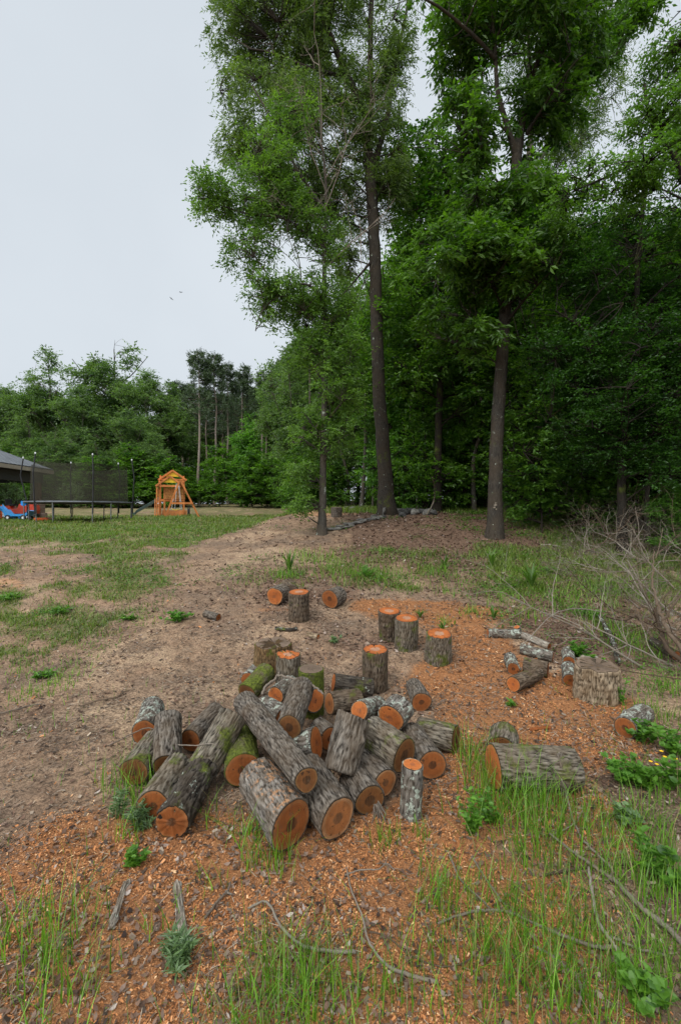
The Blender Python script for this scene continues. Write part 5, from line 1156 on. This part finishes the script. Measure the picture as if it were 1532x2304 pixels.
x, y = scatter(13000, 1.15, 4.2, lambda x, y: np.clip(.05 + .5 * blobs(x, y, [(1.2, 1.6, .6, .5, 1), (1.7, 2.4, .5, .7, .9), (-1.5, 1.4, .4, .4, .6), (-.1, 1.25, .7, .2, .5), (-2.2, 3.0, .8, 1.0, .15), (2.3, 3.4, .4, 1, .9)]), 0, 1))
n = len(x); blades(mb, x, y, rg.uniform(.03, .14, n), rg.uniform(.002, .0045, n), rg.uniform(.1, 1.1, n), np.clip(rg.normal(.45, .22, n), 0, 1), seg=3)
tag(mb.build('tall_grass', M['grass']), 'thin upright grass blades growing among logs and sawdust', 'grass', kind='stuff')

# ---------------------------------------------------------------- individual weeds
def leaves6(mb, pos, d, nv, L, W, tint):
    d = nrm(d); s = nrm(np.cross(d, nv)); n = np.cross(s, d); L = L[:, None]; W = W[:, None]
    pr = [(0, 0, 0), (.22, .42, .10), (.58, .46, .10), (1, 0, -.12), (.58, -.46, .10), (.22, -.42, .10), (.3, 0, 0), (.65, 0, -.01)]
    V = np.stack([pos + d * L * a + s * W * b + n * W * c for a, b, c in pr], 1).reshape(-1, 3); k = np.arange(len(pos)) * 8; n0 = mb.n
    mb.add(V, np.concatenate([np.stack([k + 6, k + 1, k + 2, k + 7], 1), np.stack([k + 7, k + 4, k + 5, k + 6], 1)]), np.repeat(tint, 8))
    for q in ((0, 1, 6), (0, 6, 5), (7, 2, 3), (7, 3, 4)): mb.F.append(np.stack([k + n0 + i for i in q], 1)); mb.M.append(np.zeros(len(k), int))
def weed(u, v, kind, h, r, label, seed, mat='leaf_weed', ns=9, cat='weed', group=None, fl=0):
    rs = np.random.default_rng(seed); c = G(u, v); root = empty('weed', c); tag(root, label, cat, group); sb = MB(); lb = MB(); tips = []
    for k in range(ns):
        a = rs.uniform(0, 6.28); q = rs.uniform(.2, 1); e = np.array([math.cos(a) * r * q, math.sin(a) * r * q, h * rs.uniform(.55, 1.1) * (1 - .35 * q)]); b0 = np.array([rs.normal(0, r * .15), rs.normal(0, r * .15), -.01])
        S_ = curve(b0, e, rs, 7, rise=.12); tubes(sb, S_, np.linspace(.0022, .0010, 7) * (1 + .35 * c[1] / 2), 4, .5); tips.append(e)
        if kind == 'sage': nl, L, W = 26, .045, .008
        elif kind == 'broad': nl, L, W = 15, .036, .033
        elif kind == 'ovate': nl, L, W = 16, .030, .017
        else: nl, L, W = 14, .05, .018
        L *= max(1, c[1] / 3.2) ** .5
        t = rs.uniform(.2, 1, nl); p = np.stack([np.interp(t, np.linspace(0, 1, 7), S_[:, i]) for i in range(3)], 1); aa_ = rs.uniform(0, 6.28, nl)
        d = np.stack([np.cos(aa_), np.sin(aa_), rs.uniform(-.1, .9, nl)], 1); nv = rs.normal(0, .3, (nl, 3)) + [0, 0, 1]
        (leaves6 if kind != 'sage' else add_leaves)(lb, p, d, nv, L * rs.uniform(.5, 1.35, nl), W * rs.uniform(.7, 1.3, nl), np.clip(rs.normal(.5, .2, nl), 0, 1))
    sb.build('stem', M[mat], root); lb.build('leaves', M[mat], root)
    if fl:
        fb = MB()
        for k in range(fl):
            e = tips[k] * [1, 1, 1] + [0, 0, .03]
            for q in range(7): add_leaves(fb, e[None], np.array([[math.cos(q * .9), math.sin(q * .9), .3]]), np.array([[0, 0, 1.0]]), np.array([.013]), np.array([.009]), np.array([.5]))
        fb.build('flower', M['yellow'], root)
    return root
weed(318, 1868, 'sage', .16, .07, 'grey green feathery weed before the mossy tan log', 1, 'leaf_sage', 12)
weed(300, 1955, 'ovate', .10, .06, 'leafy weed below the feathery one at the left of the pile', 2, 'leaf_weed', 9)
weed(400, 2185, 'sage', .12, .08, 'grey green weed at the lower end of the right bark strip', 3, 'leaf_sage', 16)
weed(262, 1840, 'sage', .16, .06, 'thin grey weed left of the pile among grass', 4, 'leaf_sage', 6)
weed(1060, 1880, 'ovate', .22, .09, 'bright green leafy weed in front of the narrow standing log', 5, 'leaf_weed', 11)
weed(1095, 1850, 'ovate', .18, .08, 'darker leafy weed just right of the bright one among the tall grass', 6, 'leaf_weed', 9)
weed(1300, 1478, 'broad', .16, .17, 'bright low vine with broad leaves behind the white lichen logs', 7, 'leaf_bright', 22)
weed(1345, 1500, 'broad', .14, .14, 'darker vine clump left of the big rough stump top', 8, 'leaf_weed', 14)
weed(1402, 1590, 'ovate', .30, .05, 'tall light green sprig in front of the big rough stump', 9, 'leaf_bright', 4)
weed(1440, 1668, 'broad', .16, .13, 'broad leaved vine around the rust ended log at the right', 10, 'leaf_weed', 14)
weed(1400, 1760, 'broad', .16, .13, 'round leaved weed right of the very large log', 11, 'leaf_bright', 12)
weed(1440, 1775, 'broad', .18, .12, 'dark leaved weed left of the yellow flowers', 12, 'leaf_weed', 12)
weed(1500, 1780, 'broad', .22, .12, 'leafy weed with small yellow flowers at the right edge', 13, 'leaf_weed', 12, fl=6)
weed(1405, 1850, 'broad', .10, .10, 'scattered low vine leaves below the round leaved weed', 14, 'leaf_sage', 8)
weed(1515, 1700, 'broad', .22, .16, 'vine tangle climbing at the right edge above the yellow flowers', 15, 'leaf_weed', 16)
weed(1500, 1990, 'broad', .2, .14, 'leafy dark weed at the right edge among tall grass', 16, 'leaf_weed', 13)
weed(400, 1398, 'broad', .13, .22, 'bright broad leaved vine beside the small lone log on bare dirt', 17, 'leaf_bright', 18)
weed(135, 1382, 'ovate', .10, .20, 'dark green weed mat in the turf at left', 18, 'leaf_weed', 20)
weed(672, 1378, 'sage', .2, .05, 'thin yellow flowered weed in front of the furthest upright log', 19, 'leaf_weed', 4, fl=4)
weed(752, 1448, 'ovate', .08, .10, 'small dark weed on the litter beside the split wood chunk', 20, 'leaf_sage', 9)
weed(95, 1525, 'ovate', .07, .16, 'grassy green weed patch on the dirt at the left edge', 25, 'leaf_weed', 16)
weed(290, 1395, 'ovate', .06, .14, 'low weed at the turf edge left of the bright vine', 26, 'leaf_weed', 12)
weed(820, 1300, 'narrow', .2, .2, 'leafy weed in the grass beyond the furthest upright log', 27, 'leaf_bright', 12)
weed(1230, 1290, 'ovate', .14, .2, 'green weed beside the largest strap leaved plant', 28, 'leaf_bright', 14)
weed(1330, 1390, 'ovate', .12, .2, 'weed cluster in the grass left of the dark crooked branch', 29, 'leaf_weed', 16)
weed(20, 1350, 'ovate', .10, .25, 'dark green weed clump at the left edge of the yard', 21, 'leaf_weed', 20)
weed(1150, 1590, 'narrow', .05, .04, 'tiny green sprout alone on the orange sawdust', 22, 'leaf_bright', 3)
weed(1450, 2270, 'broad', .12, .10, 'leafy weed in the bottom right corner', 23, 'leaf_weed', 9)
# strap leaved plants
def strap(u, v, h, r, nl, label, seed, sc=1.0):
    rs = np.random.default_rng(seed); c = G(u, v); lb = MB(); a = rs.uniform(0, 6.28, nl); P = []; 
    for k in range(nl):
        q = rs.uniform(.35, 1); e = np.array([math.cos(a[k]) * r * q, math.sin(a[k]) * r * q, h * (1.2 - .7 * q)]); t = np.linspace(0, 1, 6)[:, None]; m0 = np.array([e[0] * .3, e[1] * .3, h * .8])
        S_ = 2 * t * (1 - t) * m0 + t * t * e; w = np.array([-math.sin(a[k]), math.cos(a[k]), 0]) * .011 * sc; wd = np.array([.6, 1, 1, .8, .5, .05])[:, None]
        V = np.stack([S_ - w * wd, S_ + [0, 0, -.003] , S_ + w * wd], 1).reshape(-1, 3); i_ = np.arange(5)[:, None] * 3; F = np.concatenate([i_ + [0, 1, 4, 3], i_ + [1, 2, 5, 4]]); lb.add(V, F, np.clip(rs.normal(.45, .15), 0, 1))
    o = lb.build('strap_plant', M['leaf_slim']); o.location = c; tag(o, label, 'plant', 'strap leaved plants'); return o
strap(1195, 1325, .45, .42, 26, 'largest strap leaved plant, its long blades arching right of centre', 1, 1.5)
strap(1106, 1278, .42, .32, 13, 'dark strap leaved plant below the spotted oak trunk', 2, 1.6)
strap(651, 1292, .45, .28, 18, 'strap leaved plant in the grass above the furthest upright log', 3, 1.3)
strap(1000, 1282, .32, .25, 14, 'pale strap leaved plant left of the dark one', 4, 1.2)
strap(945, 1392, .14, .12, 10, 'small strap leaved plant behind the two touching upright logs', 5, 1.0)
strap(996, 1425, .14, .12, 10, 'small strap leaved plant behind the flared upright log', 6, 1.0)
strap(1110, 1395, .2, .2, 14, 'low strap leaved plant behind the slim lichen log', 7, 1.0)

# ---------------------------------------------------------------- sticks
def stick(label, pts, r0, r1, mat='twig', lift=None, forks=(), name='stick', seed=0, group='sticks on the ground'):
    """pts: (u, v) or (u, v, height above ground)"""
    rs = np.random.default_rng(seed + 900); mb = MB()
    def one(pts, r0, r1):
        P = np.array([G(p[0], p[1], (p[2] if len(p) > 2 else max(r0, r1) * .9 + .004)) for p in pts]); S_ = spline(P, 7 * (len(P) - 1) + 1)
        k = len(S_); r0 *= 1.12; r1 *= 1.12; S_[:, 2] += .012; rad = np.linspace(r0, r1, k) * (1 + .25 * (noise2(np.arange(k) * .9, 0 * np.arange(k), seed) - .5)); S_ = S_ + rs.normal(0, r0 * .25, S_.shape); tubes(mb, S_, rad, 8, np.clip(rs.normal(.6, .1), 0, 1), cap=True)
    one(pts, r0, r1)
    for f in forks: one(f[0], f[1], f[2])
    o = mb.build(name, M[mat], smooth=True); tag(o, label, 'stick', group); return o
stick('pale bleached stick with a bend at its left end, at the bottom centre', [(558, 2053), (600, 2042), (632, 2092), (680, 2138), (740, 2148), (800, 2152)], .0035, .0055, 'twig_pale')
stick('dark crooked stick sweeping down to a thick end at the bottom centre', [(780, 1960), (790, 2010), (815, 2070), (830, 2130), (868, 2180), (920, 2202), (985, 2222)], .0022, .006, 'twig')
stick('thin twig with forked tips in front of the pile', [(776, 1978), (810, 1966), (850, 1962), (870, 1950), (888, 1967)], .003, .002, 'twig', forks=[([(866, 1952), (872, 1935)], .002, .001)])
stick('long grey stick arching through the lower right grass', [(985, 2088), (1030, 2068), (1090, 2058), (1145, 2060), (1200, 2085), (1260, 2115), (1340, 2142), (1380, 2140)], .004, .006, 'twig', forks=[([(1010, 1930), (1035, 1985), (1080, 2030), (1110, 2060)], .004, .003), ([(1060, 1935), (1100, 1998), (1150, 2060)], .003, .004)])
stick('thickest knobbly branch running off the lower right edge', [(1235, 1880), (1290, 1928), (1345, 1962), (1375, 1985), (1385, 1990), (1440, 2050), (1500, 2100), (1560, 2160)], .005, .011, 'twig', forks=[([(1240, 1885), (1290, 1862), (1310, 1830)], .0035, .002)])
stick('pale grey branch forking down toward the bottom right corner', [(1323, 1958), (1330, 2010), (1345, 2080), (1378, 2130), (1405, 2175), (1450, 2235), (1480, 2290)], .005, .0085, 'twig_pale', forks=[([(1370, 2115), (1430, 2140), (1500, 2160)], .0045, .003)])
stick('crooked stick dropping from the very large log toward the thick branch', [(1262, 1760, .16), (1275, 1800, .05), (1287, 1845), (1310, 1895), (1345, 1930), (1376, 1965), (1370, 1985)], .004, .005, 'twig')
stick('straight brown stick lying across the forked branches at right', [(1225, 1975), (1290, 1965), (1370, 1955), (1442, 1950)], .0045, .0055, 'twig_brown')
stick('short curved grey stick near the bottom right grass', [(1198, 2135), (1240, 2165), (1275, 2190), (1306, 2225), (1300, 2280)], .004, .0045, 'twig')
stick('thin dark twig looping right of the thick bottom centre stick', [(830, 2105), (870, 2120), (920, 2160), (985, 2185), (1040, 2175), (1080, 2150)], .0025, .002, 'twig_brown')
stick('short forked stick between the two bark strips and the pale stick', [(462, 2072), (490, 2035), (512, 2012), (520, 1995)], .005, .004, 'twig', forks=[([(508, 2015), (522, 2022)], .004, .003)])
stick('grey stick lying at the left edge of the yard', [(-10, 1612), (40, 1600), (70, 1590), (95, 1588)], .007, .005, 'twig')
stick('reddish brown bare stick lying on the dirt left of the pile', [(182, 1592), (225, 1580), (262, 1572), (285, 1558), (305, 1555)], .007, .004, 'twig_brown')
stick('dark twig lying on dirt behind the left of the pile', [(452, 1533), (490, 1536), (545, 1542)], .005, .003, 'twig_brown')
stick('bent grey branch arching over the top of the pile', [(590, 1566, .22), (598, 1548, .25), (618, 1532, .27), (627, 1524, .30), (655, 1530, .36), (690, 1540, .36), (712, 1553, .34), (728, 1566, .30)], .0085, .006, 'twig', forks=[([(627, 1524, .30), (628, 1516, .32)], .006, .005)])
stick('thin twig lying across the left logs of the pile', [(245, 1683, .02), (300, 1655, .12), (330, 1642, .16), (345, 1646, .2)], .004, .003, 'twig')
stick('thin twig crossing in front of the leaning furrowed log', [(370, 1672, .12), (400, 1682, .18), (440, 1682, .22), (470, 1680, .25), (488, 1680, .27)], .0035, .002, 'twig')
stick('long thin twig arching from the small logs toward the brush', [(1172, 1455, .12), (1190, 1440, .2), (1207, 1420, .24), (1235, 1392, .26), (1262, 1377, .22), (1300, 1372, .15), (1350, 1378, .08)], .0045, .006, 'twig', group='branches of the brush heap')
stick('thick pale lichen covered branch standing out of the weeds right of the small logs', [(1348, 1388, .12), (1362, 1415, .10), (1378, 1445, .07), (1390, 1490, .04)], .018, .024, 'bark_lichen', group='branches of the brush heap')
stick('dark crooked branch behind the pale lichen covered branch', [(1362, 1388, .1), (1400, 1398, .16), (1430, 1388, .2), (1445, 1405, .2), (1462, 1430, .12), (1470, 1450, .08)], .012, .018, 'twig_brown', group='branches of the brush heap')
stick('long straight thin stick passing over the big rough stump', [(1296, 1490, .14), (1380, 1508, .2), (1450, 1520, .2), (1560, 1536, .2)], .003, .004, 'twig_brown', group='branches of the brush heap')
stick('dark upright branch rising at the right edge', [(1560, 1500, .12), (1500, 1420, .35), (1478, 1360, .5), (1468, 1310, .62), (1470, 1240, .75)], .022, .006, 'twig_brown', forks=[([(1490, 1400, .4), (1532, 1340, .55), (1560, 1290, .7)], .011, .006), ([(1468, 1305, .62), (1430, 1308, .6), (1412, 1312, .55)], .005, .003), ([(1474, 1260, .7), (1485, 1220, .8), (1490, 1190, .9)], .004, .003)], group='branches of the brush heap')
stick('broken branch with a pale yellow snapped tip at the right edge', [(1472, 1372, .35), (1482, 1410, .28), (1500, 1460, .2), (1545, 1500, .1)], .016, .024, 'twig_brown', group='branches of the brush heap')
_ls[0] = 120
lying('dark branch butt with a bright orange cut end in the brush at the right edge', (1466, 1443, .12), (1520, 1475, .10), .045, .05, bark='bark_dark', f0='face_bright', group='branches of the brush heap')

def dead_branch(label, u, v, ang, elev, L, r, seed, mat='twig', up=0.0, D=None):
    rs = np.random.default_rng(seed); b = G(u, v, up) if D is None else onG(u, D); mb = MB()
    def rec(p, d, L, r, lev):
        k = 7; P = [p]; dd = d.copy()
        for i in range(k - 1):
            dd = nrm(dd + rs.normal(0, .16, 3)); P.append(P[-1] + dd * L / (k - 1))
        P = np.array(P); P[:, 2] = np.maximum(P[:, 2], tz(P[:, 0], P[:, 1]) + r); tubes(mb, P, np.linspace(r, r * .35, k), 6 if lev < 2 else 4, np.clip(rs.normal(.6, .15), 0, 1))
        if lev < 3:
            for i in range((8, 5, 4)[lev]):
                q = rs.integers(1, k); t = nrm(P[min(q, k - 1)] - P[q - 1]); sd = nrm(t * .6 + rs.normal(0, .55, 3) + [0, 0, .08]); rec(P[q], sd, L * rs.uniform(.35, .6), r * .5 * (1 - q / k * .4), lev + 1)
    rec(b, np.array([math.cos(ang) * math.cos(elev), math.sin(ang) * math.cos(elev), math.sin(elev)]), L, r, 0)
    o = mb.build('dead_branch', M[mat], smooth=True); tag(o, label, 'dead branch', 'branches of the brush heap'); return o
for k, (u, v, ang, el, L, r, mat, lab) in enumerate((
    (1460, 1268, 2.3, .35, 1.6, .022, 'twig', 'largest forked dead branch in the middle of the brush heap'),
    (1440, 1262, 1.7, .6, 1.3, .016, 'twig_pale', 'pale dead branch sticking up highest behind the brush heap'),
    (1215, 1228, -.35, .25, 1.1, .016, 'twig_pale', 'whitish dead branch lying on the litter right of the spotted oak'),
    (1300, 1270, .3, .1, 1.2, .010, 'twig', 'thin dead branch spread low at the left of the brush heap'),
    (1400, 1240, .6, .55, 1.2, .012, 'twig', 'dead branch leaning up right at the back of the brush heap'),
    (1360, 1285, 3.0, .15, 1.0, .010, 'twig_pale', 'flat twiggy branch pointing left from the brush heap'),
    (1520, 1330, 2.0, .7, 1.1, .014, 'twig', 'upright twiggy branch by the right edge'),
    (1520, 1420, 2.6, .4, 1.0, .014, 'twig_pale', 'pale forked branch reaching in from the right edge over the weeds'),
    (1510, 1500, 2.9, .25, .9, .012, 'twig_pale', 'low grey branch reaching left beside the big rough stump'),
    (1300, 1345, .25, .15, .9, .008, 'twig', 'fine twig spray lying in the grass below the brush heap'),
    (1480, 1380, 1.2, .5, .9, .012, 'twig_brown', 'brown twiggy branch just behind the snapped branch'),
    (1250, 1190, .1, .2, 1.6, .03, 'twig_brown', 'old dark fallen limb on the litter behind the whitish branch'),
    (1385, 1195, -.2, .5, 1.5, .014, 'twig', 'tall thin dead branch at the back of the brush heap'),
    (1330, 1200, 1.9, .7, 1.4, .010, 'twig_pale', 'slender dead shoot rising left of the dark beech trunk'),
    (930, 1150, .6, .35, 1.3, .012, 'twig', 'dead branch lying over the stone heap beside the tall oak'),
    (1450, 1310, 2.8, .3, 1.2, .012, 'twig', 'tangled dead branch in front of the largest forked one'))):
    dead_branch(lab, u, v, ang, el, L, r, 500 + k, mat)
rq = np.random.default_rng(77)
for k in range(34):
    u, v = (rq.uniform(1290, 1560), rq.uniform(1200, 1290)) if k < 22 else (rq.uniform(1430, 1580), rq.uniform(1310, 1540))
    dead_branch('thin dead branch tangled in the brush heap at the right' if k < 22 else 'thin grey branch tangled over the weeds at the right edge', u, v, rq.uniform(0, 6.28), rq.uniform(.05, .7), rq.uniform(.8, 1.6), rq.uniform(.009, .015), 600 + k, ('twig', 'twig_pale', 'twig_brown')[k % 3])
stick('pale bare vine stem leaning on the dark thin tree right of the oak', [(960, 1158, .05), (975, 1130, .35), (978, 1100, .8), (972, 1075, 1.2)], .018, .012, 'twig_pale')

# bark strips and chips of wood
def slab(label, pts, w, th, mat, seed, name='bark_strip', group='bark strips on the ground', cat='bark'):
    rs = np.random.default_rng(seed); P = spline(np.array([G(*p) for p in pts]), 26); T_ = nrm(np.gradient(P, axis=0)); Sd = nrm(np.cross(T_, [0, 0, 1.0])); n = len(P); k = 9; V = []; tt = []
    for i in range(n):
        ww = w * (.75 + .5 * noise2(i * .35, 2, seed)) * (1 if 0 < i < n - 1 else .6)
        for j in range(k):
            s_ = (j / (k - 1) - .5) * ww; hgt = .012 + th * (1 - (2 * j / (k - 1) - 1) ** 2) * 1.0; r_ = noise2(j * 1.1 + seed, i * .45) ; V.append(P[i] + Sd[i] * s_ + [0, 0, hgt + (r_ - .5) * .012]); tt.append(r_)
    mb = MB(); i_ = np.arange(n - 1)[:, None] * k; j_ = np.arange(k - 1)[None]; mb.add(V, np.stack([i_ + j_, i_ + j_ + 1, i_ + k + j_ + 1, i_ + k + j_], -1).reshape(-1, 4), np.array(tt)); o = mb.build(name, M[mat]); md = o.modifiers.new('thick', 'SOLIDIFY'); md.thickness = .006; tag(o, label, cat, group); return o
slab('left strip of grey bark lying on sawdust at the lower left', [(250, 2098), (262, 2060), (280, 2005), (290, 1992)], .030, .008, 'bark_pale', 1)
slab('right cracked strip of grey bark above the grey green weed', [(425, 2150), (412, 2100), (404, 2050), (398, 1992)], .036, .010, 'bark_pale', 2)
slab('thin splintered wood flake alone on the sawdust behind the very large log', [(1190, 1647), (1215, 1642), (1238, 1641)], .03, .01, 'face_mid', 3, name='wood_flake', group='wood flakes')
slab('dark curl of bark in front of the old weathered stump litter', [(620, 1416), (645, 1420), (668, 1417)], .09, .02, 'bark_dark', 4)
rb = np.random.default_rng(55)
mb = MB(); b0 = A_(842, 1790, 2.45)
for k in range(26):
    e = G(835 + rb.uniform(-8, 35), 1830 + rb.uniform(-5, 30), .01); tubes(mb, curve(b0 + rb.normal(0, .015, 3), e, rb, 5, rise=.06), np.linspace(.005, .0012, 5), 4, rb.uniform(.2, .9))
tag(mb.build('splintered_bark', M['twig']), 'ragged splinters of shredded bark hanging from the black ended log', 'splinters')
mb = MB(); b0 = A_(1262, 1700, 2.62)
for k in range(16):
    e = G(1268 + rb.uniform(-6, 14), 1795 + rb.uniform(-15, 10), .02); tubes(mb, curve(b0 + rb.normal(0, .012, 3), e, rb, 6, rise=.10), np.linspace(.006, .0015, 6), 4, rb.uniform(.3, .9))
tag(mb.build('splintered_bark', M['twig']), 'frayed dry twig bundle hanging down the front of the very large log', 'splinters')
